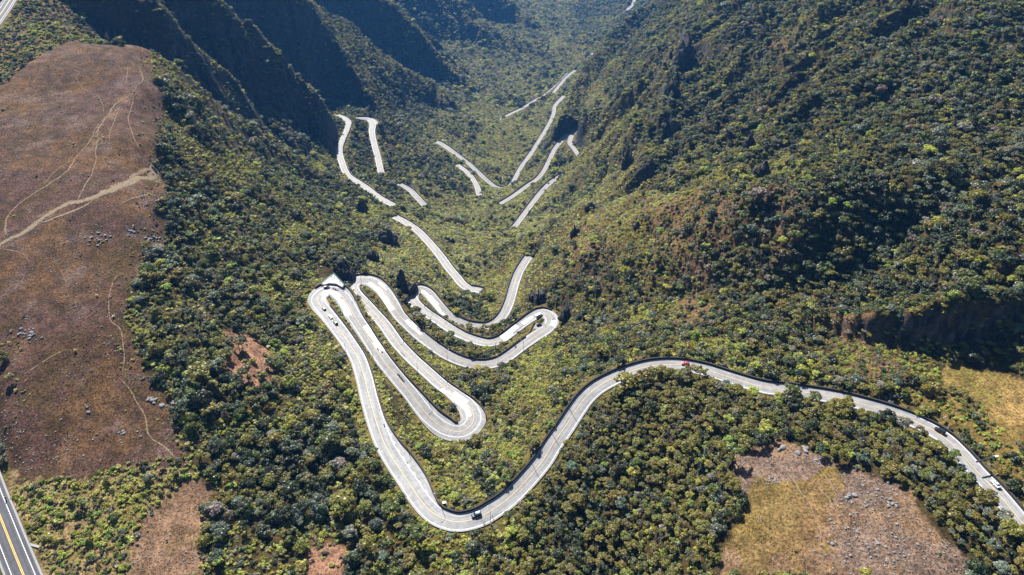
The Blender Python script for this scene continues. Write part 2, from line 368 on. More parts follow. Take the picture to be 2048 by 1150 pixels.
def hit(u, v, d0=200.0, d1=3200.0):
    """first point of the ground on the pixel's ray"""
    r = ray(u, v)
    d = d0
    while d < d1:
        p = r * d
        if p[2] <= height(p[0], p[1]):
            lo, hi = d - 4, d
            for _ in range(14):
                m = (lo + hi) / 2; q = r * m
                if q[2] <= height(q[0], q[1]): hi = m
                else: lo = m
            q = r * hi
            return np.array([q[0], q[1], float(height(q[0], q[1]))])
        d += 4
    return r * d1

# ------------------------------------------------------------------ materials
def new_mat(name):
    m = bpy.data.materials.new(name); m.use_nodes = True
    nt = m.node_tree
    return m, nt, nt.nodes['Principled BSDF']
def mat(name, col, rough=0.7, metal=0.0, var=0.15, scale=3.0, spec=0.3, bump=0.0):
    m, nt, p = new_mat(name)
    p.inputs['Roughness'].default_value = rough
    p.inputs['Metallic'].default_value = metal
    p.inputs['Specular IOR Level'].default_value = spec
    tc = nt.nodes.new('ShaderNodeTexCoord')
    nz = nt.nodes.new('ShaderNodeTexNoise'); nz.inputs['Scale'].default_value = scale; nz.inputs['Detail'].default_value = 4
    nt.links.new(tc.outputs['Object'], nz.inputs['Vector'])
    mx = nt.nodes.new('ShaderNodeMix'); mx.data_type = 'RGBA'
    mx.inputs['A'].default_value = tuple(c * (1 - var) for c in col) + (1,)
    mx.inputs['B'].default_value = tuple(min(1, c * (1 + var)) for c in col) + (1,)
    nt.links.new(nz.outputs['Fac'], mx.inputs['Factor'])
    nt.links.new(mx.outputs['Result'], p.inputs['Base Color'])
    if bump:
        b = nt.nodes.new('ShaderNodeBump'); b.inputs['Strength'].default_value = bump; b.inputs['Distance'].default_value = 0.1
        nt.links.new(nz.outputs['Fac'], b.inputs['Height']); nt.links.new(b.outputs[0], p.inputs['Normal'])
    return m
def N(nt, t, **kw):
    n = nt.nodes.new(t)
    for k, v in kw.items():
        if k in n.inputs: n.inputs[k].default_value = v
        else: setattr(n, k, v)
    return n

def leaf_material(name, transl=0.36):
    m, nt, p = new_mat(name)
    at = N(nt, 'ShaderNodeAttribute', attribute_type='INSTANCER', attribute_name='tint')
    sh = N(nt, 'ShaderNodeAttribute', attribute_type='GEOMETRY', attribute_name='shade')
    mu = N(nt, 'ShaderNodeVectorMath', operation='MULTIPLY')
    nt.links.new(at.outputs['Color'], mu.inputs[0]); nt.links.new(sh.outputs['Color'], mu.inputs[1])
    df = N(nt, 'ShaderNodeBsdfDiffuse'); tr = N(nt, 'ShaderNodeBsdfTranslucent')
    gl = N(nt, 'ShaderNodeBsdfGlossy'); gl.inputs['Roughness'].default_value = 0.45
    gl.inputs['Color'].default_value = (0.5, 0.5, 0.5, 1)
    ht = N(nt, 'ShaderNodeVectorMath', operation='MULTIPLY'); ht.inputs[1].default_value = (1.25, 1.15, 0.55)
    nt.links.new(mu.outputs[0], df.inputs['Color']); nt.links.new(mu.outputs[0], ht.inputs[0]); nt.links.new(ht.outputs[0], tr.inputs['Color'])
    ms = N(nt, 'ShaderNodeMixShader'); ms.inputs[0].default_value = transl
    nt.links.new(df.outputs[0], ms.inputs[1]); nt.links.new(tr.outputs[0], ms.inputs[2])
    m2 = N(nt, 'ShaderNodeMixShader'); m2.inputs[0].default_value = 0.05
    nt.links.new(ms.outputs[0], m2.inputs[1]); nt.links.new(gl.outputs[0], m2.inputs[2])
    nt.links.new(m2.outputs[0], nt.nodes['Material Output'].inputs['Surface'])
    nt.nodes.remove(p)
    return m

def terrain_material():
    m, nt, p = new_mat('hillside_ground')
    p.inputs['Roughness'].default_value = 0.95
    p.inputs['Specular IOR Level'].default_value = 0.1
    at = N(nt, 'ShaderNodeAttribute', attribute_name='ground_colour')
    rk = N(nt, 'ShaderNodeAttribute', attribute_name='rockiness')
    tc = N(nt, 'ShaderNodeTexCoord')
    def noise(scale, detail=5, rough=0.6):
        n = N(nt, 'ShaderNodeTexNoise', Scale=scale, Detail=detail, Roughness=rough)
        nt.links.new(tc.outputs['Object'], n.inputs['Vector']); return n
    n1, n2, n3 = noise(0.9, 6, 0.7), noise(0.16, 5), noise(2.6, 3)
    def mr(src, a, b, c, d):
        r = N(nt, 'ShaderNodeMapRange'); r.inputs[1].default_value, r.inputs[2].default_value, r.inputs[3].default_value, r.inputs[4].default_value = a, b, c, d
        nt.links.new(src, r.inputs[0]); return r.outputs[0]
    v1 = mr(n1.outputs['Fac'], 0.36, 0.64, 0.38, 1.7)
    v2 = mr(n2.outputs['Fac'], 0.36, 0.64, 0.7, 1.32)
    mm = N(nt, 'ShaderNodeMath', operation='MULTIPLY'); nt.links.new(v1, mm.inputs[0]); nt.links.new(v2, mm.inputs[1])
    sc_ = N(nt, 'ShaderNodeVectorMath', operation='SCALE'); nt.links.new(at.outputs['Color'], sc_.inputs[0]); nt.links.new(mm.outputs[0], sc_.inputs['Scale'])
    # a second hue: dry straw tufts
    hx = N(nt, 'ShaderNodeMix', data_type='RGBA'); hx.blend_type = 'MULTIPLY'
    hx.inputs['B'].default_value = (1.35, 1.02, 0.72, 1)
    nt.links.new(mr(n3.outputs['Fac'], 0.42, 0.62, 0.0, 1.0), hx.inputs['Factor']); nt.links.new(sc_.outputs[0], hx.inputs['A'])
    # bare rock with vertical streaks
    mp = N(nt, 'ShaderNodeMapping'); mp.inputs['Scale'].default_value = (0.35, 0.35, 0.05)
    nt.links.new(tc.outputs['Object'], mp.inputs['Vector'])
    ns = N(nt, 'ShaderNodeTexNoise', Scale=1.0, Detail=6, Roughness=0.65); nt.links.new(mp.outputs[0], ns.inputs['Vector'])
    cr = N(nt, 'ShaderNodeValToRGB')
    cr.color_ramp.elements[0].position = 0.42; cr.color_ramp.elements[0].color = (0.014, 0.016, 0.013, 1)
    cr.color_ramp.elements[1].position = 0.66; cr.color_ramp.elements[1].color = (0.10, 0.092, 0.084, 1)
    nt.links.new(ns.outputs['Fac'], cr.inputs[0])
    rx = N(nt, 'ShaderNodeMix', data_type='RGBA')
    nt.links.new(rk.outputs['Fac'], rx.inputs['Factor']); nt.links.new(hx.outputs['Result'], rx.inputs['A']); nt.links.new(cr.outputs[0], rx.inputs['B'])
    nt.links.new(rx.outputs['Result'], p.inputs['Base Color'])
    b = N(nt, 'ShaderNodeBump'); b.inputs['Strength'].default_value = 0.9; b.inputs['Distance'].default_value = 0.8
    nt.links.new(n1.outputs['Fac'], b.inputs['Height']); nt.links.new(b.outputs[0], p.inputs['Normal'])
    return m

def road_material(name, c0, c1, track=0.12, rough=0.6):
    m, nt, p = new_mat(name)
    p.inputs['Roughness'].default_value = rough
    p.inputs['Specular IOR Level'].default_value = 0.12
    uv = N(nt, 'ShaderNodeUVMap')
    tc = N(nt, 'ShaderNodeTexCoord')
    mp = N(nt, 'ShaderNodeMapping'); mp.inputs['Scale'].default_value = (0.05, 0.9, 1)
    nt.links.new(uv.outputs[0], mp.inputs['Vector'])
    n1 = N(nt, 'ShaderNodeTexNoise', Scale=1.0, Detail=5); nt.links.new(mp.outputs[0], n1.inputs['Vector'])
    n2 = N(nt, 'ShaderNodeTexNoise', Scale=0.45, Detail=6, Roughness=0.65); nt.links.new(tc.outputs['Object'], n2.inputs['Vector'])
    ad = N(nt, 'ShaderNodeMath', operation='ADD'); nt.links.new(n1.outputs['Fac'], ad.inputs[0]); nt.links.new(n2.outputs['Fac'], ad.inputs[1])
    r = N(nt, 'ShaderNodeMapRange'); r.inputs[1].default_value, r.inputs[2].default_value = 0.78, 1.25
    nt.links.new(ad.outputs[0], r.inputs[0])
    # worn wheel tracks
    sx = N(nt, 'ShaderNodeSeparateXYZ'); nt.links.new(uv.outputs[0], sx.inputs[0])
    ab = N(nt, 'ShaderNodeMath', operation='ABSOLUTE'); nt.links.new(sx.outputs['Y'], ab.inputs[0])
    s1 = N(nt, 'ShaderNodeMath', operation='MULTIPLY'); s1.inputs[1].default_value = 3.6; nt.links.new(ab.outputs[0], s1.inputs[0])
    s2 = N(nt, 'ShaderNodeMath', operation='SINE'); nt.links.new(s1.outputs[0], s2.inputs[0])
    s3 = N(nt, 'ShaderNodeMapRange'); s3.inputs[1].default_value, s3.inputs[2].default_value, s3.inputs[3].default_value, s3.inputs[4].default_value = 0.2, 1, 1.0, 1.0 - track
    nt.links.new(s2.outputs[0], s3.inputs[0])
    mx = N(nt, 'ShaderNodeMix', data_type='RGBA'); mx.inputs['A'].default_value = c0 + (1,); mx.inputs['B'].default_value = c1 + (1,)
    nt.links.new(r.outputs[0], mx.inputs['Factor'])
    v = N(nt, 'ShaderNodeVectorMath', operation='SCALE'); nt.links.new(mx.outputs['Result'], v.inputs[0]); nt.links.new(s3.outputs[0], v.inputs['Scale'])
    nt.links.new(v.outputs[0], p.inputs['Base Color'])
    return m

M = {}
M['leaf'] = leaf_material('foliage')
M['bark'] = mat('bark', (0.10, 0.085, 0.07), 0.9, var=0.35, scale=4)
M['deadwood'] = mat('dead_wood', (0.26, 0.23, 0.20), 0.9, var=0.3, scale=3)
M['ground'] = terrain_material()
M['concrete'] = road_material('road_concrete', (0.155, 0.153, 0.154), (0.268, 0.264, 0.263))
M['asphalt'] = road_material('highway_asphalt', (0.07, 0.07, 0.077), (0.10, 0.10, 0.108), 0.2, 0.75)
M['slab'] = mat('bare_concrete_slab', (0.50, 0.495, 0.485), 0.5, var=0.06, scale=0.6, spec=0.5)
M['wall'] = mat('mossy_stone_wall', (0.036, 0.032, 0.03), 0.9, var=0.5, scale=1.6, bump=0.5)
M['yellow'] = mat('yellow_paint', (0.62, 0.40, 0.10), 0.6, var=0.25, scale=0.9)
M['white'] = mat('white_paint', (0.78, 0.77, 0.74), 0.6, var=0.12, scale=0.9)
M['kerb'] = mat('pale_concrete', (0.25, 0.247, 0.24), 0.8, var=0.25, scale=1.2)
def worn_material(name, col, solid):
    m = mat(name, col, 0.95, var=0.35, scale=0.7, spec=0.1)
    nt = m.node_tree; p = nt.nodes['Principled BSDF']
    uv = N(nt, 'ShaderNodeUVMap'); sx = N(nt, 'ShaderNodeSeparateXYZ'); nt.links.new(uv.outputs[0], sx.inputs[0])
    ab = N(nt, 'ShaderNodeMath', operation='ABSOLUTE'); nt.links.new(sx.outputs['Y'], ab.inputs[0])
    tc = N(nt, 'ShaderNodeTexCoord'); nz = N(nt, 'ShaderNodeTexNoise', Scale=0.8, Detail=5, Roughness=0.7); nt.links.new(tc.outputs['Object'], nz.inputs['Vector'])
    sb = N(nt, 'ShaderNodeMath', operation='SUBTRACT'); nt.links.new(nz.outputs['Fac'], sb.inputs[0])
    sq = N(nt, 'ShaderNodeMath', operation='POWER'); sq.inputs[1].default_value = 2.0; nt.links.new(ab.outputs[0], sq.inputs[0])
    sc2 = N(nt, 'ShaderNodeMath', operation='MULTIPLY'); sc2.inputs[1].default_value = 0.55; nt.links.new(sq.outputs[0], sc2.inputs[0])
    nt.links.new(sc2.outputs[0], sb.inputs[1])
    mr_ = N(nt, 'ShaderNodeMapRange'); mr_.inputs[1].default_value, mr_.inputs[2].default_value = 0.40 - solid, 0.62 - solid
    nt.links.new(sb.outputs[0], mr_.inputs[0]); nt.links.new(mr_.outputs[0], p.inputs['Alpha'])
    return m
M['trail'] = worn_material('bare_earth', (0.21, 0.147, 0.095), 0.11)
M['track'] = worn_material('sandy_track', (0.20, 0.152, 0.098), 0.2)
def rock_material(name, dark, light, sc_=0.8):
    m, nt, p = new_mat(name)
    p.inputs['Roughness'].default_value = 0.9; p.inputs['Specular IOR Level'].default_value = 0.2
    tc = N(nt, 'ShaderNodeTexCoord')
    a = N(nt, 'ShaderNodeTexNoise', Scale=sc_, Detail=7, Roughness=0.7); nt.links.new(tc.outputs['Object'], a.inputs['Vector'])
    cr = N(nt, 'ShaderNodeValToRGB')
    cr.color_ramp.elements[0].position = 0.32; cr.color_ramp.elements[0].color = dark + (1,)
    cr.color_ramp.elements[1].position = 0.68; cr.color_ramp.elements[1].color = light + (1,)
    nt.links.new(a.outputs['Fac'], cr.inputs[0]); nt.links.new(cr.outputs[0], p.inputs['Base Color'])
    b = N(nt, 'ShaderNodeBump'); b.inputs['Strength'].default_value = 0.8; b.inputs['Distance'].default_value = 0.3
    nt.links.new(a.outputs['Fac'], b.inputs['Height']); nt.links.new(b.outputs[0], p.inputs['Normal'])
    return m
M['boulder'] = rock_material('lichen_boulder', (0.11, 0.10, 0.10), (0.29, 0.285, 0.28))
M['crag'] = rock_material('dark_basalt', (0.018, 0.018, 0.017), (0.095, 0.09, 0.085), 0.6)

# ------------------------------------------------------------------ mesh helpers
def add_obj(name, verts, faces, material, parent=None, smooth=False, mats=None, mi=None):
    me = bpy.data.meshes.new(name)
    me.from_pydata([tuple(v) for v in verts], [], [tuple(f) for f in faces])
    for q in (mats or [material]): me.materials.append(q)
    if mi is not None: me.polygons.foreach_set('material_index', mi)
    if smooth: me.polygons.foreach_set('use_smooth', [True] * len(me.polygons))
    o = bpy.data.objects.new(name, me)
    COL.objects.link(o)
    if parent is not None: o.parent = parent
    return o
def tag(o, label=None, cat=None, group=None, kind=None):
    if label: o['label'] = label
    if cat: o['category'] = cat
    if group: o['group'] = group
    if kind: o['kind'] = kind
    return o
def empty(name, loc, rz=0.0):
    o = bpy.data.objects.new(name, None); COL.objects.link(o)
    o.location = loc; o.rotation_euler = (0, 0, rz); o.empty_display_size = 0.5
    return o
class MB:
    def __init__(s): s.v, s.f = [], []
    def box(s, c, size, rz=0.0, taper=1.0):
        b = len(s.v); cx, cy, cz = c; x, y, z = size[0] / 2, size[1] / 2, size[2] / 2
        cr, sr = math.cos(rz), math.sin(rz)
        for dz, k in ((-z, 1.0), (z, taper)):
            for dx, dy in ((-x, -y), (x, -y), (x, y), (-x, y)):
                dx, dy = dx * k, dy * k
                s.v.append((cx + dx * cr - dy * sr, cy + dx * sr + dy * cr, cz + dz))
        s.f += [(b, b + 3, b + 2, b + 1), (b + 4, b + 5, b + 6, b + 7)] + [(b + i, b + (i + 1) % 4, b + 4 + (i + 1) % 4, b + 4 + i) for i in range(4)]
        return s
    def tube(s, pts, rad, n=6, cap=True):
        pts = [Vector(p) for p in pts]
        if not hasattr(rad, '__len__'): rad = [rad] * len(pts)
        b = len(s.v)
        for i, p in enumerate(pts):
            d = (pts[min(i + 1, len(pts) - 1)] - pts[max(i - 1, 0)]).normalized()
            a = d.orthogonal().normalized(); c = d.cross(a)
            for k in range(n):
                t = 2 * PI * k / n
                s.v.append(tuple(p + (a * math.cos(t) + c * math.sin(t)) * rad[i]))
        for i in range(len(pts) - 1):
            for k in range(n):
                s.f.append((b + i * n + k, b + i * n + (k + 1) % n, b + (i + 1) * n + (k + 1) % n, b + (i + 1) * n + k))
        if cap:
            s.f.append(tuple(b + k for k in reversed(range(n)))); e = b + (len(pts) - 1) * n
            s.f.append(tuple(e + k for k in range(n)))
        return s
    def prism(s, prof, x0, x1, axis='x'):
        """closed outline (a, z) extruded along y (axis x outline) between two offsets"""
        b = len(s.v); n = len(prof)
        for y in (x0, x1):
            for a, z in prof: s.v.append((a, y, z))
        s.f.append(tuple(b + i for i in range(n))); s.f.append(tuple(b + n + i for i in reversed(range(n))))
        for i in range(n): s.f.append((b + i, b + n + i, b + n + (i + 1) % n, b + (i + 1) % n))
        return s
    def build(s, name, material, parent=None, smooth=False):
        return add_obj(name, s.v, s.f, material, parent, smooth)

# ------------------------------------------------------------------ land cover: outlines read off the photograph, laid on the ground
def outline(pix):
    return np.array([hit(u, v)[:2] for u, v in pix])
def inside(P, x, y):
    c = np.zeros(x.shape, bool)
    j = len(P) - 1
    for i in range(len(P)):
        xi, yi, xj, yj = P[i, 0], P[i, 1], P[j, 0], P[j, 1]
        with np.errstate(divide='ignore', invalid='ignore'):
            c ^= ((yi > y) != (yj > y)) & (x < (xj - xi) * (y - yi) / (yj - yi) + xi)
        j = i
    return c
POLY = {
 'moor': outline([(152, 78), (235, 93), (308, 104), (318, 150), (324, 210), (312, 260), (318, 330), (332, 375), (318, 420), (322, 470), (290, 520), (262, 560), (252, 640), (282, 700), (285, 750), (340, 795), (352, 840), (378, 885), (372, 922), (300, 925), (250, 938), (200, 930), (150, 962), (95, 950), (45, 960), (10, 925), (-40, 860), (-90, 700), (-130, 400), (-90, 200), (0, 168), (80, 112)]),
 'low_scrub': outline([(10, 930), (60, 950), (150, 962), (250, 938), (372, 925), (400, 950), (370, 965), (330, 1000), (270, 1060), (250, 1170), (80, 1170), (60, 1100), (25, 1000)]),
 'tan': outline([(400, 948), (412, 980), (422, 1020), (412, 1090), (420, 1170), (250, 1170), (262, 1090), (285, 1045), (330, 1000), (370, 968)]),
 'top_scrub': outline([(152, 78), (80, 112), (0, 168), (-90, 200), (-60, 110), (0, 70), (40, 5), (75, -40), (165, -30), (142, 22), (160, 60)]),
 'burnt': outline([(442, 668), (470, 660), (505, 672), (530, 700), (552, 735), (548, 770), (520, 792), (470, 770), (455, 720)]),
 'gap': outline([(612, 1105), (650, 1088), (690, 1110), (700, 1170), (590, 1170)]),
 'stony': outline([(1478, 905), (1510, 892), (1560, 884), (1600, 890), (1650, 915), (1685, 934), (1735, 934), (1790, 958), (1815, 985), (1850, 1030), (1880, 1070), (1930, 1115), (1975, 1170), (1425, 1170), (1440, 1120), (1462, 1050), (1470, 980)]),
 'stony_olive': outline([(1560, 960), (1600, 930), (1650, 945), (1680, 990), (1640, 1060), (1610, 1170), (1425, 1170), (1470, 1040), (1500, 1000)]),
 'pasture': outline([(1880, 742), (1905, 722), (1960, 735), (2010, 745), (2110, 760), (2130, 880), (2030, 850), (1975, 818), (1920, 790), (1880, 770)]),
 'verge': outline([(1780, 780), (1900, 790), (1975, 818), (2030, 850), (2120, 880), (2130, 1040), (2048, 990), (1990, 925), (1930, 865), (1860, 825), (1790, 800)]),
 'olive_wood': outline([(1040, 1012), (1110, 900), (1180, 812), (1280, 748), (1400, 750), (1560, 800), (1700, 822), (1800, 850), (1900, 930), (1960, 1000), (2080, 1130), (2080, 1180), (1980, 1180), (1880, 1070), (1790, 958), (1685, 934), (1600, 888), (1478, 903), (1470, 980), (1425, 1180), (980, 1180)]),
}
def blobs(lst):
    out = []
    for u, v, ru, rv in lst:
        c, a, b = hit(u, v), hit(u + ru, v), hit(u, v - rv)
        out.append((c[0], c[1], max(4, abs(a[0] - c[0])), max(5, min(abs(b[1] - c[1]), 6 * abs(a[0] - c[0])))))
    return out
def field(bl, x, y):
    s = np.zeros(np.shape(x))
    for cx, cy, rx, ry in bl:
        s = np.maximum(s, np.exp(-(((x - cx) / rx) ** 2 + ((y - cy) / ry) ** 2)))
    return s
YELLOW = blobs([(640, 330, 50, 50), (600, 460, 70, 45), (660, 500, 40, 30), (350, 250, 30, 60), (480, 330, 60, 30), (730, 430, 60, 40), (780, 510, 40, 30), (820, 500, 60, 40), (930, 500, 60, 40), (980, 560, 60, 40), (1000, 440, 60, 40), (900, 420, 60, 30), (1010, 240, 30, 30), (1000, 300, 40, 50), (980, 380, 60, 30), (1060, 460, 50, 40),
                (900, 960, 90, 60), (960, 1000, 60, 25), (850, 850, 40, 60), (1050, 800, 90, 70), (1080, 720, 70, 40), (1000, 900, 60, 40), (780, 800, 25, 60), (1250, 415, 90, 25), (1180, 440, 50, 25), (1330, 398, 80, 16), (1560, 330, 60, 30), (1680, 300, 70, 25), (1430, 360, 60, 20), (1640, 30, 50, 20), (1280, 640, 60, 25), (1400, 690, 90, 16), (1500, 720, 60, 15),
                (900, 1110, 70, 40), (1000, 1110, 50, 40), (700, 720, 15, 50), (600, 820, 40, 40), (520, 860, 40, 40), (640, 1060, 40, 30), (1230, 250, 60, 40), (1450, 150, 50, 40), (1640, 730, 40, 15), (560, 590, 60, 30), (380, 610, 60, 30), (420, 480, 40, 30), (340, 1000, 60, 40)])
BROWN = blobs([(1340, 420, 70, 35), (1420, 450, 60, 35), (1400, 540, 60, 40), (1380, 620, 60, 30), (1700, 650, 50, 30), (1750, 740, 60, 30), (660, 1110, 60, 30), (1560, 400, 50, 25), (1420, 390, 60, 20), (1180, 480, 50, 50), (1560, 90, 90, 60), (1650, 600, 40, 20), (640, 580, 20, 10), (760, 680, 15, 30)])
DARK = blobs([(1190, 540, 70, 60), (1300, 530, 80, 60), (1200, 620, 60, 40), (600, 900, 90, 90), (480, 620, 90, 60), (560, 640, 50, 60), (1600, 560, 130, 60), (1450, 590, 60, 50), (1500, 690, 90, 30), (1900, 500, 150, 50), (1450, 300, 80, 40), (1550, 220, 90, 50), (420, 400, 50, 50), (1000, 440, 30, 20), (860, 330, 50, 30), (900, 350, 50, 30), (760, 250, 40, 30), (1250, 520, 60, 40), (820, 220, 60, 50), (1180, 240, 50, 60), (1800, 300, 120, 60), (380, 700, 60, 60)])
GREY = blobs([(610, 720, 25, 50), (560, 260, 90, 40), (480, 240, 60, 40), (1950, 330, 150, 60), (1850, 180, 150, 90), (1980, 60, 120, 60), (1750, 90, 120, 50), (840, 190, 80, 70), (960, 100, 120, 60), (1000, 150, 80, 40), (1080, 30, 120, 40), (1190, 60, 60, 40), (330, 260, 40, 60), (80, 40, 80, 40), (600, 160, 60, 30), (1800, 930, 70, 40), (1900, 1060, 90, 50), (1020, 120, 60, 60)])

TANB = blobs([(305, 350, 22, 14), (275, 375, 22, 10), (245, 200, 16, 10), (100, 430, 20, 8), (285, 410, 20, 10), (180, 300, 14, 20), (230, 230, 10, 20)])
def ground_colour(x, y, steep):
    n1, n2, n3 = fbm(x / 22, y / 22, 4, 101), fbm(x / 8, y / 8, 3, 102), fbm(x / 60, y / 60, 3, 103)
    col = np.empty(x.shape + (3,))
    col[:] = (0.062, 0.055, 0.024)
    def mixc(c, w):
        w = np.clip(w, 0, 1)[..., None]
        col[:] = col * (1 - w) + np.array(c) * w
    mixc((0.105, 0.105, 0.03), field(YELLOW, x, y) * 0.9)
    mixc((0.15, 0.105, 0.06), field(BROWN, x, y) * 0.9)
    mixc((0.10, 0.10, 0.04), sstep(520, 640, y) * 0.6 * (np.abs(x) < 170))
    rq_, _, _ = road_query(x, y)
    mixc((0.15, 0.15, 0.05), (1 - sstep(1.5, 9, rq_)) * 0.8)
    jx, jy = x + 5 * n2, y + 5 * fbm(x / 8, y / 8, 3, 108)
    i = inside(POLY['low_scrub'], jx, jy); mixc((0.25, 0.215, 0.125), i * 1.0); mixc((0.19, 0.185, 0.07), i * sstep(-0.2, 0.3, n1))
    i = inside(POLY['top_scrub'], jx, jy); mixc((0.15, 0.115, 0.06), i * 1.0)
    i = inside(POLY['moor'], jx, jy)
    mixc((0.104, 0.072, 0.047), i); mixc((0.100, 0.068, 0.058), i * sstep(-0.25, 0.2, n3)); mixc((0.15, 0.10, 0.045), i * sstep(0.05, 0.45, n1 - n3 * 0.4) * 0.65); mixc((0.06, 0.048, 0.034), i * sstep(0.05, 0.4, fbm(x / 5, y / 5, 3, 132)) * 0.5); mixc((0.15, 0.125, 0.12), i * sstep(0.2, 0.5, fbm(x / 13, y / 13, 4, 131)) * 0.6)
    mixc((0.065, 0.05, 0.022), i * sstep(0.12, 0.5, n2) * 0.6); mixc((0.08, 0.062, 0.026), i * sstep(0.15, 0.5, -n1) * 0.7)
    i = inside(POLY['tan'], jx, jy); mixc((0.225, 0.172, 0.125), i); mixc((0.16, 0.13, 0.075), i * sstep(0.1, 0.45, n2) * 0.7)
    for k in ('burnt', 'gap'):
        i = inside(POLY[k], jx, jy); mixc((0.27, 0.185, 0.135), i); mixc((0.15, 0.10, 0.07), i * sstep(0.1, 0.5, n2) * 0.7)
    i = inside(POLY['stony'], jx, jy); mixc((0.205, 0.16, 0.105), i); mixc((0.185, 0.16, 0.145), i * sstep(-0.35, 0.2, n1) * 0.85)
    jx2, jy2 = x + 16 * fbm(x / 14, y / 14, 4, 109), y + 16 * fbm(x / 14, y / 14, 4, 110)
    i = inside(POLY['stony_olive'], jx2, jy2) & inside(POLY['stony'], jx, jy); mixc((0.175, 0.15, 0.05), i * (0.8 + 0.4 * n1)); mixc((0.22, 0.165, 0.085), i * sstep(0.0, 0.4, n2) * 0.7)
    i = inside(POLY['verge'], jx, jy); mixc((0.17, 0.145, 0.05), i * 0.9)
    i = inside(POLY['pasture'], jx, jy); mixc((0.25, 0.205, 0.085), i); mixc((0.15, 0.15, 0.045), i * sstep(-0.1, 0.35, n1))
    tb = field(TANB, x, y)[..., None] * inside(POLY['moor'], x, y)[..., None] * np.clip(0.6 + n2[..., None], 0, 1)
    col[:] = col * (1 - tb) + np.array([0.24, 0.175, 0.125]) * tb
    return col * np.array([0.67, 0.60, 0.565])

# terrain sheet
verts = np.stack([XX.ravel(), YY.ravel(), HEIGHT.ravel()], 1)
nx, ny = len(GX), len(GY)
ix = np.arange(nx * ny).reshape(ny, nx)
fq = np.stack([ix[:-1, :-1], ix[:-1, 1:], ix[1:, 1:], ix[1:, :-1]], -1).reshape(-1, 4)
me = bpy.data.meshes.new('terrain')
me.vertices.add(len(verts)); me.vertices.foreach_set('co', verts.ravel())
me.loops.add(fq.size); me.loops.foreach_set('vertex_index', fq.ravel())
me.polygons.add(len(fq)); me.polygons.foreach_set('loop_start', np.arange(0, fq.size, 4)); me.polygons.foreach_set('loop_total', np.full(len(fq), 4))
me.update(calc_edges=True)
me.polygons.foreach_set('use_smooth', np.ones(len(fq), bool))
gy2, gx2 = np.gradient(HEIGHT, GY, GX)
SLOPE = np.hypot(gx2, gy2)
gc = ground_colour(XX, YY, SLOPE)
a = me.attributes.new('ground_colour', 'FLOAT_COLOR', 'POINT')
a.data.foreach_set('color', np.concatenate([gc, np.ones(gc.shape[:2] + (1,))], -1).astype(np.float32).ravel())
rockv = sstep(1.75, 2.5, SLOPE + 0.35 * fbm(XX / 12, YY / 12, 3, 55)) * (rd > 1.5)
a = me.attributes.new('rockiness', 'FLOAT', 'POINT'); a.data.foreach_set('value', rockv.astype(np.float32).ravel())
me.materials.append(M['ground'])
terrain = bpy.data.objects.new('terrain', me); COL.objects.link(terrain)
tag(terrain, kind='structure')
def slope_at(x, y):
    i = np.clip(np.searchsorted(GX, x) - 1, 0, len(GX) - 2); j = np.clip(np.searchsorted(GY, y) - 1, 0, len(GY) - 2)
    return SLOPE[j, i]

# ------------------------------------------------------------------ roads, markings, walls
def frames(R):
    T = np.gradient(R[:, :2], axis=0); T /= np.linalg.norm(T, axis=1)[:, None]
    return T, np.stack([-T[:, 1], T[:, 0]], 1)
def strip(R, offs, dz, sel=None):
    """ribbon verts for lateral offsets (arrays per sample) ; offs list of arrays, positive = left"""
    T, Nn = frames(R)
    rows = [np.c_[R[:, :2] + Nn * np.asarray(o).reshape(-1, 1), R[:, 2] + z] for o, z in zip(offs, dz)]
    v = np.stack(rows, 1)
    if sel is not None: v = v[sel]
    n, m = v.shape[:2]
    f = [(i * m + j, i * m + j + 1, (i + 1) * m + j + 1, (i + 1) * m + j) for i in range(n - 1) for j in range(m - 1)]
    return v.reshape(-1, 3), f, n, m
def ribbon(name, R, offs, dz, material, parent=None, sel=None, uv=True):
    v, f, n, m = strip(R, offs, dz, sel)
    f = [tuple(reversed(q)) for q in f]
    o = add_obj(name, v, f, material, parent)
    if uv:
        s = np.concatenate([[0], np.cumsum(np.hypot(*np.diff(R[:, :2], axis=0).T))])
        O = np.stack([np.broadcast_to(np.asarray(q, float), len(R)) for q in offs], 1)
        if sel is not None: s, O = s[sel], O[sel]
        U = np.stack([np.repeat(s, m).reshape(-1, m), O], -1).reshape(-1, 2)
        l = o.data.uv_layers.new(name='UVMap')
        li = np.empty(len(o.data.loops), int); o.data.loops.foreach_get('vertex_index', li)
        l.data.foreach_set('uv', U[li].astype(np.float32).ravel())
    return o
def near_ix(k, u, v):
    R = ROADS[k][0]
    uu, vv, _ = project(R[:, :3])
    return int(((uu - u) ** 2 + (vv - v) ** 2).argmin())
ROADOBJ = {}
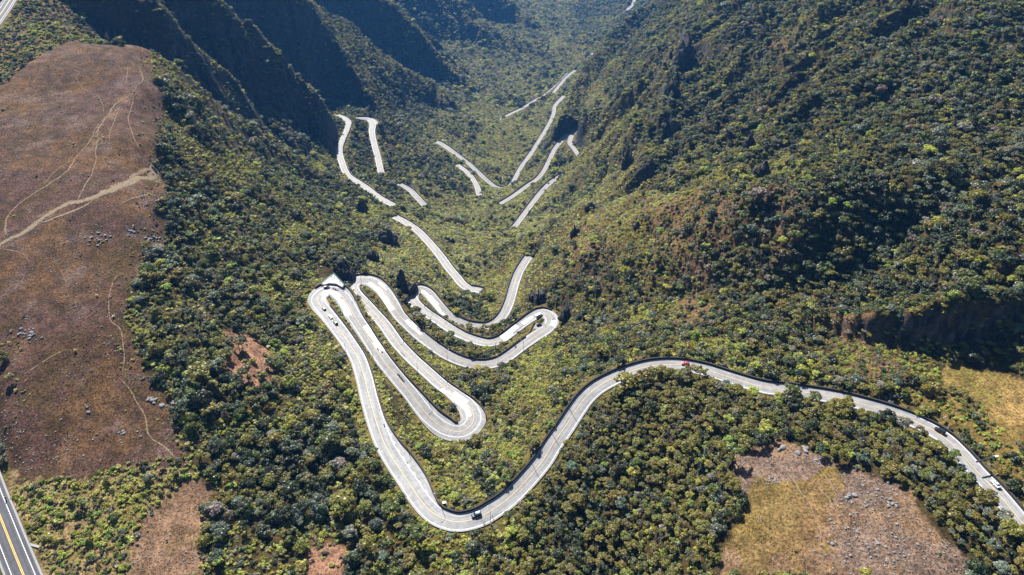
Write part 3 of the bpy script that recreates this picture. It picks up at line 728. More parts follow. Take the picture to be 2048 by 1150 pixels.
for k, (R, tg) in ROADS.items():
    hw = k in HWY
    wl, wr = R[:, 3], R[:, 4]
    offs = [-wr - 0.4, -wr - 0.35, -wr, -wr * 0.5, 0 * wr, wl * 0.5, wl, wl + 0.35, wl + 0.4]
    o = ribbon('highway' if hw else 'road', R, offs, [-1.5, -0.02, 0, 0.03, 0.05, 0.03, 0, -0.02, -1.5], M['asphalt' if hw else 'concrete'])
    tag(o, kind='structure')
    ROADOBJ[k] = o
    z = 0.012
    if hw:
        for c in (-0.22, 0.22): ribbon('centre_line', R, [c - 0.13, c + 0.13], [0.045 + z, 0.045 + z], M['yellow'], o)
        for sgn, w in ((-1, wr), (1, wl)):
            e = sgn * (w - 1.9)
            ribbon('edge_line', R, [e - 0.11, e + 0.11], [0.035 + z, 0.035 + z], M['white'], o)
            ribbon('concrete_gutter', R, [sgn * (w - 0.0) - 0.3, sgn * w + 0.45], [0.06, 0.08], M['kerb'], o)
    else:
        ribbon('centre_line', R, [-0.1 + 0 * wl, 0.1 + 0 * wl], [0.055 + z, 0.055 + z], M['yellow'], o)
        for sgn, w in ((-1, np.minimum(wr, 4.3)), (1, np.minimum(wl, 4.3))):
            e = sgn * (w - 0.45)
            ribbon('edge_line', R, [e - 0.10, e + 0.10], [0.03 + z, 0.03 + z], M['white'], o)
# dashed line of the lay-by above the lower bend
Ra = ROADS['a'][0]
i0, i1 = near_ix('a', 837, 994), near_ix('a', 760, 868)
s_ = np.arange(i0, i1)
for i in range(i0, i1 - 1, 3):
    ribbon('lane_dash', Ra, [-4.5 + 0 * Ra[:, 3], -4.28 + 0 * Ra[:, 3]], [0.055, 0.055], M['white'], ROADOBJ['a'], sel=np.arange(i, i + 2))
# bare white concrete slabs round the hairpins, in uneven lengths
def slabs(k, pa, pb, t0, t1, seed):
    r = random.Random(seed)
    R = ROADS[k][0]
    a, b = sorted((near_ix(k, *pa), near_ix(k, *pb)))
    i = a
    while i < b - 1:
        L = min(b - i, r.choice((2, 3, 3, 4)))
        q0, q1 = t0 + r.uniform(0, 0.9), t1 - r.uniform(0, 0.9)
        if r.random() < 0.3: q1 = q0 + (q1 - q0) * r.uniform(0.5, 0.8)
        if r.random() < 0.93:
            ribbon('concrete_slab', R, [q0 + 0 * R[:, 3], (q0 + q1) / 2 + 0 * R[:, 3], q1 + 0 * R[:, 3]], [0.075, 0.085, 0.075], M['slab'], ROADOBJ[k], sel=np.arange(i, i + L + 1))
        i += L
slabs('a', (636, 603), (716, 642), -5.2, -0.2, 1)
slabs('a', (640, 590), (668, 582), -4.5, 0.5, 2)
slabs('a', (722, 655), (762, 712), 0.3, 4.2, 3)
slabs('a', (738, 566), (792, 620), -5.0, -0.5, 4)
slabs('a', (752, 568), (770, 584), 0.8, 4.0, 5)
slabs('a', (810, 640), (842, 672), -0.5, 3.6, 6)
slabs('a', (846, 580), (896, 628), -3.8, 1.0, 7)
slabs('a', (1104, 640), (1100, 652), -4.0, 4.4, 8)
slabs('a', (996, 681), (1036, 654), -3.6, 3.0, 9)
slabs('a', (1046, 646), (1066, 634), -1.0, 3.6, 10)
slabs('a', (945, 833), (888, 772), 0.6, 4.6, 11)
slabs('a', (930, 808), (906, 786), -2.0, 1.0, 12)

# pale kerb along the uphill edge of the main road
for (pa, pb, sgn) in [((1160, 808), (640, 615), 1), ((700, 612), (890, 856), -1), ((948, 836), (712, 590), 1), ((770, 584), (1086, 664), -1)]:
    a_, b_ = sorted((near_ix('a', *pa), near_ix('a', *pb)))
    w = Ra[:, 3] if sgn > 0 else Ra[:, 4]
    o = ribbon('kerb', Ra, [sgn * (w + 0.05), sgn * (w + 0.05), sgn * (w + 0.5), sgn * (w + 0.5)][::1], [-0.3, 0.14, 0.14, -0.3], M['kerb'], ROADOBJ['a'], sel=np.arange(a_, b_ + 1))
# parapet walls on the valley side
wall_n = [0]
def parapet(k, ia, ib, sgn, label, h=1.05):
    R = ROADS[k][0]
    w = (R[:, 3] if sgn > 0 else R[:, 4]) * sgn
    v, f, n_, m = strip(R, [w + sgn * 0.05, w + sgn * 0.05, w + sgn * 0.55, w + sgn * 0.55], [-1.2, h, h + 0.02, -3.0], np.arange(ia, ib + 1))
    f.append(tuple(range(m)))
    f.append(tuple(reversed(range((n_ - 1) * m, n_ * m))))
    o = add_obj('parapet_wall', v, f, M['wall'])
    # coping course on top
    v2, f2, n2, m2 = strip(R, [w - sgn * 0.02, w - sgn * 0.02, w + sgn * 0.62, w + sgn * 0.62], [h + 0.0, h + 0.10, h + 0.10, h + 0.0], np.arange(ia, ib + 1))
    f2.append(tuple(range(m2))); f2.append(tuple(reversed(range((n2 - 1) * m2, n2 * m2))))
    add_obj('coping', v2, f2, M['wall'], o)
    tag(o, label, 'wall', 'dark parapet walls along the mountain road', 'thing')
    return o
NI = lambda u, v: near_ix('a', u, v)
parapet('a', 0, NI(1600, 783), -1, 'dark low parapet beside the dark and silver cars on the upper road')
parapet('a', NI(1600, 783), NI(1225, 757), -1, 'dark low parapet partly hidden by trees behind the red car')
parapet('a', NI(1225, 757), NI(905, 1044), -1, 'dark low parapet running down to the lowest bend past the blue car')
parapet('a', NI(905, 1044), NI(690, 676), -1, 'dark low parapet along the lay-by leg left of the hairpins')
parapet('a', NI(690, 676), NI(646, 612), -1, 'short parapet along the planted island beside three cars in a row')
parapet('a', NI(648, 583), NI(918, 861), 1, 'dark parapet from the fenced lookout down to the tip of the lowest hairpin island')
parapet('a', NI(948, 838), NI(706, 580), -1, 'dark parapet outside the lowest hairpin, rising to the second left hairpin')
parapet('a', NI(706, 571), NI(1060, 680), 1, 'long dark parapet sweeping from the second left hairpin to the right hairpin')
parapet('a', NI(1092, 627), NI(826, 600), -1, 'dark parapet from the white van hairpin to the third left hairpin')
parapet('a', NI(826, 588), len(Ra) - 1, 1, 'dark parapet outside the third left hairpin, curving off behind the right spur')
WALLS = {'b': (-1, 'dark parapet on the straight leg below the dark crags'), 'c': (-1, 'parapet on the winding leg under the left cliff nose'), 'd': (1, 'parapet round the wide pad of the leg beside the cliff nose'),
         'e': (1, 'parapet of the short leg under the wide pad leg'), 'f': (1, 'parapet on the leg that curves up right in the valley middle'), 'g': (1, 'parapet on the short curl against the right slope'), 'h': (-1, 'parapet of the leg left of the short curl on the right slope'),
         'i': (-1, 'parapet of the short leg left of the stream'), 'j': (1, 'parapet along the valley bottom loop by the stream'), 'k': (1, 'parapet of the far long leg beyond the stream'), 'l': (1, 'parapet of the short far leg above the long one'), 'm': (1, 'parapet of the small far bend under the right spur'), 'n': (1, 'parapet of the farthest bend at the top of the valley')}
for k, (sg, lb) in WALLS.items(): parapet(k, 0, len(ROADS[k][0]) - 1, sg, lb, 1.3)

# paved bay inside the right hairpin
bay = [pz(u, v, -314.55) for u, v in [(1040, 690), (1050, 676), (1061, 658), (1069, 646), (1078, 647), (1090, 647), (1093, 653), (1088, 664), (1072, 678), (1056, 690)]]
o = add_obj('paved_bay', [tuple(p) for p in bay], [tuple(reversed(range(len(bay))))], M['concrete']); tag(o, kind='structure')
me_ = o.data
if me_.polygons[0].normal.z < 0: me_.flip_normals()

bw = [pz(u, v, -314.6) for u, v in [(1038, 697), (1049, 684), (1058, 668), (1066, 652), (1070, 646)]]
wv_, wf_ = [], []
for q in bw: wv_ += [(q[0] - .25, q[1], q[2] - 1.5), (q[0] - .25, q[1], q[2] + 1.0), (q[0] + .25, q[1], q[2] + 1.0), (q[0] + .25, q[1], q[2] - 1.5)]
for i in range(len(bw) - 1): wf_ += [tuple(reversed((4 * i + k, 4 * i + (k + 1) % 4, 4 * i + 4 + (k + 1) % 4, 4 * i + 4 + k))) for k in range(4)]
wf_ += [(0, 1, 2, 3), tuple(4 * (len(bw) - 1) + k for k in (3, 2, 1, 0))]
o = add_obj('parapet_wall', wv_, wf_, M['wall']); tag(o, 'short dark wall on the inner side of the paved bay at the right hairpin', 'wall', 'dark parapet walls along the mountain road', 'thing')
# trails and the sandy track on the moor
def trail(pix, w0, w1, material, name='path', lift=0.16):
    P = np.array([hit(u, v) for u, v in pix])
    Q = np.c_[P, np.full(len(P), w0), np.full(len(P), w1)]
    R, _ = resample(Q, 1.6)
    T, Nn = frames(R)
    m = 5
    rr = np.linspace(0, 1, len(R))
    wid = 1.5 * (R[:, 3] + (R[:, 4] - R[:, 3]) * rr) * (1 + 0.45 * fbm(np.arange(len(R)) / 5.0, np.full(len(R), P[0, 0]), 3, 9))
    wid[:2] *= 0.4; wid[-2:] *= 0.4
    jit = 0.5 * wid * fbm(np.arange(len(R)) / 6.0, np.full(len(R), P[0, 1]), 2, 19)
    v = []
    for j in range(m):
        xy = R[:, :2] + Nn * ((j / (m - 1) - 0.5) * wid + jit)[:, None]
        v.append(np.c_[xy, height(xy[:, 0], xy[:, 1]) + (lift if 0 < j < m - 1 else -0.04)])
    v = np.stack(v, 1); n_ = len(R)
    f = [(i * m + j, (i + 1) * m + j, (i + 1) * m + j + 1, i * m + j + 1) for i in range(n_ - 1) for j in range(m - 1)]
    o = add_obj(name, v.reshape(-1, 3), f, material)
    l = o.data.uv_layers.new(name='UVMap')
    UV = np.stack([np.repeat(np.arange(n_) * 1.6, m), np.tile(np.linspace(-1, 1, m), n_)], 1)
    li = np.empty(len(o.data.loops), int); o.data.loops.foreach_get('vertex_index', li)
    l.data.foreach_set('uv', UV[li].astype(np.float32).ravel())
    if o.data.polygons[0].normal.z < 0: o.data.flip_normals()
    tag(o, kind='structure')
    return o
trail([(-20, 502), (20, 478), (60, 455), (95, 428), (125, 413), (160, 403), (200, 393), (240, 378), (275, 362), (305, 345), (325, 338)], 3.4, 7.0, M['track'], 'dirt_track')
trail([(80, 448), (110, 436), (140, 425), (165, 414), (185, 402)], 2.2, 1.6, M['track'], 'dirt_track', 0.2)
trail([(12, 470), (14, 440), (30, 415), (60, 393), (95, 370), (130, 345), (150, 318), (175, 290), (200, 252), (225, 218), (245, 200), (262, 193)], 1.2, 1.4, M['trail'])
trail([(85, 373), (115, 338), (150, 318)], 0.7, 0.8, M['trail'])
trail([(155, 400), (175, 365), (190, 330), (192, 298), (195, 270), (200, 250)], 1.0, 0.8, M['trail'])
trail([(175, 300), (205, 285), (188, 268), (200, 245)], 0.7, 0.7, M['trail'])
trail([(262, 193), (272, 175), (285, 160), (280, 135), (278, 130)], 0.9, 0.7, M['trail'])
trail([(268, 135), (260, 122), (240, 116), (210, 112)], 0.7, 0.6, M['trail'])
trail([(250, 170), (254, 148), (256, 132)], 0.6, 0.6, M['trail'])
trail([(268, 195), (258, 235), (262, 262), (275, 290), (280, 300)], 0.8, 0.7, M['trail'])
trail([(240, 215), (225, 250), (220, 280), (224, 300)], 0.7, 0.6, M['trail'])
trail([(180, 185), (165, 175), (153, 155), (158, 145), (130, 135)], 0.7, 0.6, M['trail'])
trail([(180, 185), (198, 195), (205, 210), (208, 225)], 0.6, 0.6, M['trail'])
trail([(330, 342), (300, 340), (275, 348), (262, 362)], 3.0, 4.0, M['trail'])
trail([(318, 395), (300, 388), (275, 395), (240, 410)], 1.8, 1.0, M['trail'])
trail([(238, 757), (255, 775), (272, 800), (290, 830), (300, 870), (320, 888), (350, 915), (372, 935)], 0.8, 0.9, M['trail'])
trail([(50, 748), (80, 730), (110, 710), (135, 698)], 1.1, 0.7, M['trail'])
trail([(245, 750), (248, 700), (240, 660), (222, 640), (218, 600), (230, 560), (245, 545)], 0.6, 0.7, M['trail'])
trail([(0, 497), (35, 503), (52, 512), (58, 525)], 0.8, 0.6, M['trail'])
trail([(120, 535), (135, 570)], 0.5, 0.5, M['trail'])
trail([(1572, 940), (1590, 965), (1600, 985), (1618, 1005), (1628, 1030), (1638, 1060), (1640, 1090)], 0.8, 0.7, M['trail'])
trail([(1640, 940), (1655, 960), (1668, 985), (1678, 1010)], 0.9, 0.7, M['trail'])
trail([(1620, 955), (1640, 980), (1660, 1000), (1665, 1030)], 0.6, 0.6, M['trail'])
trail([(712, 236), (735, 233), (770, 232)], 2.5, 2.0, M['trail'])

# ------------------------------------------------------------------ plants: prototype shapes (crown radius 1)
def leaf_quads(C_, Nrm, size, r, jit=0.55):
    n_ = len(C_)
    nn = Nrm + r.normal(0, jit, (n_, 3)); nn /= np.linalg.norm(nn, axis=1)[:, None]
    t = np.cross(nn, r.normal(0, 1, (n_, 3))); t /= np.linalg.norm(t, axis=1)[:, None] + 1e-9
    b = np.cross(nn, t)
    s = size[:, None]
    asp = r.uniform(0.55, 1.0, (n_, 1))
    v = np.stack([C_ - t * s - b * s * asp * 0.6, C_ + t * s * 0.5 - b * s * asp, C_ + t * s + b * s * asp * 0.5, C_ - t * s * 0.4 + b * s * asp], 1)
    return v.reshape(-1, 3)
def clumps_to_leaves(cl, per_area, size, r, under=0.15, jit=0.55, up=0.5):
    P, Nn, S = [], [], []
    for (c, rad, fl) in cl:
        k = int(per_area * rad * rad)
        d = r.normal(0, 1, (k, 3)); d /= np.linalg.norm(d, axis=1)[:, None]
        d[:, 2] = np.where((d[:, 2] < -0.1) & (r.random(k) > under), -d[:, 2], d[:, 2])
        rr = rad * (1 - 0.5 * r.random(k) ** 2)
        p = np.array(c) + d * rr[:, None] * np.array([1, 1, fl])
        P.append(p); Nn.append(d * np.array([1, 1, 1 / max(fl, 0.4)])); S.append(np.full(k, size) * r.uniform(0.6, 1.3, k))
    P, Nn, S = np.concatenate(P), np.concatenate(Nn), np.concatenate(S)
    Nn = Nn + np.array([0, 0, up])
    Nn /= np.linalg.norm(Nn, axis=1)[:, None]
    v = leaf_quads(P, Nn, S, r, jit)
    f = np.arange(len(v)).reshape(-1, 4)
    return v, f
def shade_attr(me, r, lo=0.75, hi=1.25):
    a = me.attributes.new('shade', 'FLOAT_COLOR', 'FACE')
    k = len(me.polygons)
    g = r.uniform(lo, hi, k)
    w = r.normal(0, 0.08, k)
    c = np.stack([g * (1 + w), g, g * (1 - w), np.ones(k)], 1)
    a.data.foreach_set('color', c.astype(np.float32).ravel())
def crown_umbrella(r):
    cl = []
    k = r.integers(9, 14)
    for i in range(k):
        a, q = r.uniform(0, 2 * PI), math.sqrt(r.random()) * 0.72
        rad = r.uniform(0.26, 0.42)
        cl.append(((q * math.cos(a), q * math.sin(a), 1.35 + 0.42 * (1 - q * q) + r.normal(0, 0.07)), rad, 0.5))
    return clumps_to_leaves(cl, 620, 0.088, r, 0.12, 0.36, 0.5)
def crown_round(r):
    cl = []
    for i in range(r.integers(11, 17)):
        a, q = r.uniform(0, 2 * PI), math.sqrt(r.random()) * 0.66
        h = r.uniform(0.25, 1.0)
        cl.append(((q * math.cos(a), q * math.sin(a), 0.35 + h * 0.95 * math.sqrt(max(0, 1 - q * q))), r.uniform(0.3, 0.48), 0.85))
    return clumps_to_leaves(cl, 380, 0.095, r, 0.3, 0.40, 0.5)
def crown_shrub(r):
    cl = []
    for i in range(r.integers(7, 11)):
        a, q = r.uniform(0, 2 * PI), math.sqrt(r.random()) * 0.75
        cl.append(((q * math.cos(a), q * math.sin(a), r.uniform(0.12, 0.55)), r.uniform(0.26, 0.46), 0.75))
    return clumps_to_leaves(cl, 300, 0.12, r, 0.25, 0.40, 1.1)
def fronds(r):
    V, F = [], []
    k = r.integers(10, 14)
    for i in range(k):
        a = 2 * PI * i / k + r.normal(0, 0.15); L = r.uniform(0.8, 1.1); ca, sa = math.cos(a), math.sin(a)
        b = len(V)
        for j in range(5):
            t = j / 4
            rr, z = L * t, 1.0 + 0.28 * math.sin(t * 2.4) - 0.38 * t * t
            w = 0.16 * math.sin(PI * min(1, 0.12 + 0.88 * t)) + 0.012
            V += [(rr * ca - w * sa, rr * sa + w * ca, z - 0.04), (rr * ca + w * sa, rr * sa - w * ca, z - 0.04 + r.normal(0, 0.02))]
        F += [(b + 2 * j, b + 2 * j + 1, b + 2 * j + 3, b + 2 * j + 2) for j in range(4)]
    return np.array(V), np.array(F)
def trunk_mesh(r, kind):
    mb = MB()
    if kind == 'umbrella':
        x, y = r.normal(0, 0.08, 2)
        mb.tube([(0, 0, -0.3), (x * 0.5, y * 0.5, 0.45), (x, y, 0.95)], [0.075, 0.058, 0.045], 5)
        for i in range(4):
            a = 2 * PI * i / 4 + r.uniform(0, 1); q = r.uniform(0.3, 0.65)
            mb.tube([(x, y, 0.85), (x + q * 0.45 * math.cos(a), y + q * 0.45 * math.sin(a), 1.18), (x + q * math.cos(a), y + q * math.sin(a), 1.5)], [0.04, 0.028, 0.014], 4)
    elif kind == 'round':
        mb.tube([(0, 0, -0.3), (0.03, 0.02, 0.3), (0, 0.05, 0.8)], [0.09, 0.07, 0.04], 5)
        for i in range(3):
            a = 2 * PI * i / 3 + r.uniform(0, 1)
            mb.tube([(0.02, 0.02, 0.35), (0.35 * math.cos(a), 0.35 * math.sin(a), 0.85)], [0.045, 0.015], 4)
    elif kind == 'shrub':
        for i in range(4):
            a = 2 * PI * i / 4 + r.uniform(0, 1)
            mb.tube([(0, 0, -0.2), (0.3 * math.cos(a), 0.3 * math.sin(a), 0.45)], [0.04, 0.012], 4)
    elif kind == 'fern':
        mb.tube([(0, 0, -0.3), (0.03, 0, 0.5), (0, 0.02, 1.0)], [0.09, 0.07, 0.06], 6)
    return mb
def bare_mesh(r):
    mb = MB()
    def grow(p, d, L, rad, lvl):
        q = p + d * L
        mid = p + d * L * 0.5 + Vector(r.normal(0, 0.05 * L, 3))
        mb.tube([p, mid, q], [rad, rad * 0.8, rad * 0.6], 4 if lvl < 2 else 3, False)
        if lvl < 4:
            for _ in range(3 if lvl < 2 else 2):
                nd = (d + Vector(r.normal(0, 0.55, 3)) + Vector((0, 0, 0.12))).normalized()
                grow(q if r.random() < 0.6 else mid, nd, L * r.uniform(0.55, 0.8), rad * 0.58, lvl + 1)
    grow(Vector((0, 0, -0.15)), Vector((r.normal(0, 0.1), r.normal(0, 0.1), 1)).normalized(), 0.75, 0.05, 0)
    return mb

KINDS = {'umbrella': 5, 'round': 5, 'shrub': 4, 'fern': 2, 'bare': 3}
PROTO = {}       # kind -> list of (crown mesh, trunk mesh)
patterns = bpy.data.collections.new('plant_patterns')
PIDX = {}
r_ = np.random.default_rng(5)
count = 0
for kind in KINDS:
    PROTO[kind] = []
    for i in range(KINDS[kind]):
        cm = tm = None
        if kind != 'bare':
            v, f = {'umbrella': crown_umbrella, 'round': crown_round, 'shrub': crown_shrub, 'fern': fronds}[kind](r_)
            cm = bpy.data.meshes.new(kind + '_crown'); cm.from_pydata(v.tolist(), [], f.tolist()); cm.materials.append(M['leaf']); shade_attr(cm, r_)
            t = trunk_mesh(r_, kind)
        else:
            t = bare_mesh(r_)
        tm = bpy.data.meshes.new(kind + '_trunk'); tm.from_pydata(t.v, [], t.f); tm.materials.append(M['deadwood' if kind == 'bare' else 'bark'])
        PROTO[kind].append((cm, tm))
        # joined pattern for the mass of the forest
        jv = list(t.v) + ([] if cm is None else v.tolist())
        jf = list(t.f) + ([] if cm is None else (f + len(t.v)).tolist())
        jm = bpy.data.meshes.new('plant_pattern'); jm.from_pydata(jv, [], jf)
        jm.materials.append(M['deadwood' if kind == 'bare' else 'bark']); jm.materials.append(M['leaf'])
        mi = np.zeros(len(jf), np.int32); mi[len(t.f):] = 1
        jm.polygons.foreach_set('material_index', mi); shade_attr(jm, r_)
        po = bpy.data.objects.new('plant_pattern' if count == 0 else 'plant_pattern.%03d' % count, jm)
        patterns.objects.link(po)
        PIDX[(kind, i)] = count; count += 1

# ------------------------------------------------------------------ scatter
TINT = {'olive': (0.172, 0.156, 0.025), 'brownolive': (0.148, 0.122, 0.040), 'dark': (0.040, 0.054, 0.018), 'mid': (0.100, 0.124, 0.024), 'grey': (0.160, 0.180, 0.125), 'yellow': (0.330, 0.340, 0.050), 'lime': (0.205, 0.270, 0.036),
        'dry': (0.265, 0.195, 0.110), 'twig': (0.210, 0.180, 0.148), 'bluegreen': (0.105, 0.138, 0.090)}
TK = list(TINT); TV = np.array([TINT[k] for k in TK])
def lattice(x0, x1, y0, y1, s, r):
    gx, gy = np.meshgrid(np.arange(x0, x1, s), np.arange(y0, y1, s * 0.87))
    gx = gx + (np.arange(gx.shape[0]) % 2)[:, None] * s * 0.5
    x = gx.ravel() + r.uniform(-0.42, 0.42, gx.size) * s; y = gy.ravel() + r.uniform(-0.42, 0.42, gx.size) * s
    z = height(x, y)
    u, v, d = project(np.stack([x, y, z], 1))
    k = (u > -330) & (u < 2380) & (v > -190) & (v < 1330) & (d > 50)
    return x[k], y[k], z[k], d[k]
rs_ = np.random.default_rng(77)
SCRUB = blobs([(32, 780, 34, 26), (4, 700, 22, 40), (12, 850, 20, 26), (40, 690, 14, 10)])
BIG = blobs([(470, 270, 150, 110), (420, 420, 80, 70), (560, 250, 80, 60)])
PT = []     # columns: x y z kindcode variant radius zscale rot tintR tintG tintB depth
KC = {k: i for i, k in enumerate(KINDS)}
def visible(x, y, z, d):
    """drop what lies wholly behind a ridge: march from the plant towards the camera"""
    ok = np.ones(len(x), bool)
    for t in (0.97, 0.93, 0.88, 0.82, 0.75, 0.66, 0.55):
        ok &= (z + 26) * t > height(x * t, y * t) - 4
    return ok
def scatter(y0, y1, s_tree, rad, layer):
    hw = 0.80 * (y1 / 0.75) + 80
    x, y, z, d = lattice(-min(hw, 860), min(hw, 1050), y0, y1, s_tree, rs_)
    k = visible(x, y, z, d); x, y, z, d = x[k], y[k], z[k], d[k]
    n_ = len(x)
    rdq, _, side = road_query(x, y)
    Z = {q: inside(POLY[q], x + 2 * fbm(x / 6, y / 6, 2, 3) + 6 * fbm(x / 15, y / 15, 3, 6), y + 2 * fbm(x / 6, y / 6, 2, 4) + 6 * fbm(x / 15, y / 15, 3, 7)) for q in POLY}
    fy, fb, fd, fg = field(YELLOW, x, y), field(BROWN, x, y), field(DARK, x, y), field(GREY, x, y)
    fbig = field(BIG, x, y)
    nA, nB, nC = fbm(x / 30, y / 30, 3, 201), fbm(x / 11, y / 11, 3, 202), fbm(x / 90, y / 90, 3, 203)
    st = slope_at(x, y)
    patch = sstep(0.02, 0.30, fbm(x / 48, y / 48, 4, 211)) * np.where(Z['olive_wood'], 0.25, 0.85)
    fy = np.maximum(fy, patch * (1 - 0.8 * fd))
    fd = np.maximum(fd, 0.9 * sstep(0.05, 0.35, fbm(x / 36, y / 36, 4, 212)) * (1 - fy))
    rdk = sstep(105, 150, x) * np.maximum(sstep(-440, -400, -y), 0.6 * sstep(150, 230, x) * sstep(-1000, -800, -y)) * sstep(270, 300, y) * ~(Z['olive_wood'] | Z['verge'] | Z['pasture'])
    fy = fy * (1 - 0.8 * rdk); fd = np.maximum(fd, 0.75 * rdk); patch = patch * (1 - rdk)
    rn = rs_.random
    p = np.full(n_, 0.86)
    openz = Z['moor'] | Z['tan'] | Z['burnt'] | Z['gap'] | Z['stony'] | Z['pasture']
    scrub = Z['low_scrub'] | Z['top_scrub'] | Z['verge']
    edge = Z['moor'] & (rs_.random(n_) < 0.0)
    kind = np.zeros(n_, int); tint = np.zeros((n_, 3)); R = np.zeros(n_)
    valley = (y > 430) & (np.abs(x - 0) < 120 + 0.06 * (y - 430)) & ~Z['moor']
    if layer == 'tree':
        p = 0.80 + 0.30 * nB - 0.92 * fy + 0.2 * fd - 0.4 * fb
        p = np.where(Z['olive_wood'], 1.0, p * (0.78 if y1 <= 330 else 1.0))
        p = np.where(valley, 0.14 + 0.8 * nB - 0.4 * fy + 0.6 * fd, p)
        p = p * (1 - 0.45 * fbig)
        p = np.where(openz, 0.0, p); p = np.where(scrub, np.where(Z['top_scrub'], 0.22, 0.10), p)
        p = np.where(Z['burnt'], 0.14, p); p = np.where(Z['moor'], 0.08 * field(SCRUB, x, y), p)
        p = np.where(st > 1.9, p * 0.10, np.where(st > 1.5, p * 0.5, p))
        keep = rn(n_) < p
        R = rad * rs_.lognormal(0, 0.30, n_) * (1 + 0.16 * nC) * np.where(Z['olive_wood'], 0.68, 1.0) * np.where(scrub, 0.7, 1.0) * (1 + 0.55 * fbig)
        um = rn(n_) < np.where(Z['olive_wood'], 0.86, np.where(y < 430, 0.45, 0.22) * (1 - fbig))
        kind = np.where(um, KC['umbrella'], KC['round'])
        tall = (rdq < 8) & (x > 45) & (y < 268) & Z['olive_wood']
        R = np.where(tall, R * 1.75, R); kind = np.where(tall, KC['umbrella'], kind); p = np.where(tall, 0.6, p)
        bare = rn(n_) < np.where(fb > 0.4, 0.07, 0.018); kind = np.where(bare & (y < 700), KC['bare'], kind)
        # colours
        w = np.zeros((n_, len(TK)))
        def add(name, val): w[:, TK.index(name)] += np.maximum(val, 0)
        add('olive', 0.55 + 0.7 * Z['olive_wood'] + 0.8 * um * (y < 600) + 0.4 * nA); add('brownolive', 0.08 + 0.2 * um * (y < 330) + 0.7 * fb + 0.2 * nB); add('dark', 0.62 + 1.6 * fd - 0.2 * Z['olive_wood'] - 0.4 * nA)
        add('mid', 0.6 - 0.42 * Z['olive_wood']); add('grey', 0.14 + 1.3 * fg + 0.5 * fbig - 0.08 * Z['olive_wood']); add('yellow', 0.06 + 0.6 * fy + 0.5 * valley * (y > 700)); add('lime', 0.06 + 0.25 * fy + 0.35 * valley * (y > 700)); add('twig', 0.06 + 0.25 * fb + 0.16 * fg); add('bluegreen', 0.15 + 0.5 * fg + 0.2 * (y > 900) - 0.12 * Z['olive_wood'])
    else:
        p = 0.60 + 0.8 * fy + 0.3 * nB + 0.4 * fbig
        p = np.where(Z['olive_wood'], 0.75, p)
        p = np.where(valley, 0.95, p)
        p = np.where(openz, 0.0, p)
        p = np.where(Z['moor'], 0.012 + 0.45 * np.clip(-0.35 - nB, 0, 1) , p)
        p = np.where(Z['tan'], 0.02, p); p = np.where(Z['burnt'] | Z['gap'], 0.13, p); p = np.where(Z['stony'], 0.01, p); p = np.where(Z['pasture'], 0.03, p)
        rim = Z['moor'] & ~(inside(POLY['moor'], x + 12, y) & inside(POLY['moor'], x + 5, y + 9))
        p = np.where(rim, 0.34 + 1.0 * nB, p); p = np.where(Z['moor'], np.maximum(p, 0.75 * field(SCRUB, x, y)), p)
        p = np.where(Z['low_scrub'], 0.86 + 0.8 * nB, p); p = np.where(Z['top_scrub'], 0.8 + 0.5 * nB, p); p = np.where(Z['verge'], 0.62 + 0.6 * nB, p)
        p = np.where(st > 1.7, np.where(fbm(x / 16, z / 7, 3, 401) > np.where(x > 0, -0.25, 0.08), 0.8, 0.06), p)
        keep = rn(n_) < p
        R = rad * rs_.lognormal(0, 0.28, n_) * np.where(Z['moor'] | Z['stony'] | Z['tan'] | Z['pasture'], 0.55, 1.0)
        kind = np.full(n_, KC['shrub'])
        kind = np.where((rn(n_) < np.where(fy > 0.3, 0.05, 0.02)) & (y < 480) & (x < 60), KC['fern'], kind)
        w = np.zeros((n_, len(TK)))
        def add(name, val): w[:, TK.index(name)] += np.maximum(val, 0)
        add('yellow', 0.55 + 1.8 * fy + 0.8 * fbig + 0.5 * nA + 0.8 * valley + 1.8 * Z['low_scrub'] + 0.8 * Z['verge']); add('lime', 0.18 + 0.25 * fy + 0.35 * Z['low_scrub']); add('mid', 0.6 - 0.3 * nA); add('dark', 0.3 + 0.9 * fd + 0.5 * Z['top_scrub']); add('dry', 0.06 + 1.2 * fb + 0.8 * Z['moor'])
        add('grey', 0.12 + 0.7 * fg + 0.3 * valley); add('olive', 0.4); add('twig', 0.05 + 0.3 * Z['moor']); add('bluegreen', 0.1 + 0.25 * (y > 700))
    keep &= rdq > np.where(layer == 'tree', 1.6, 1.25) + R * 0.25
    # keep sight lines to the carriageways mostly open, as the verge is cut
    hgt = R * np.where(kind == KC['umbrella'], 1.9, np.where(kind == KC['shrub'], 0.9, 1.5))
    blocked = np.zeros(n_, bool)
    L = np.hypot(x, y)
    for fr in (0.15, 0.4, 0.7, 1.0):
        sh = hgt * fr * L / np.maximum(-z, 1)
        q, qz, _ = road_query(x + x / L * sh, y + y / L * sh)
        blocked |= (q < 0.7) & (qz < z + 4)
    pas = np.where(y > 600, 0.02, 0.09 if layer == 'tree' else 0.03)
    pas = np.where((x > 48) & (y < 265), 0.85 if layer == 'tree' else 0.15, pas)
    keep &= ~(blocked & (rn(n_) > pas))
    if layer == 'tree':
        keep &= ~((rdq < 5.5) & (x > -150) & (x < 45) & (y > 215) & (y < 440) & (rn(n_) < 0.7))
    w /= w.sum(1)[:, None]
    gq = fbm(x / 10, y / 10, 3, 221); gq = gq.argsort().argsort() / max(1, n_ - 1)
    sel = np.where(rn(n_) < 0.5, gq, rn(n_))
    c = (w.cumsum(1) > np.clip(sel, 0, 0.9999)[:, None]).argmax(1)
    tint = TV[c] * rs_.uniform(0.86, 1.16, (n_, 1)) * (1 + rs_.normal(0, 0.06, (n_, 3)))
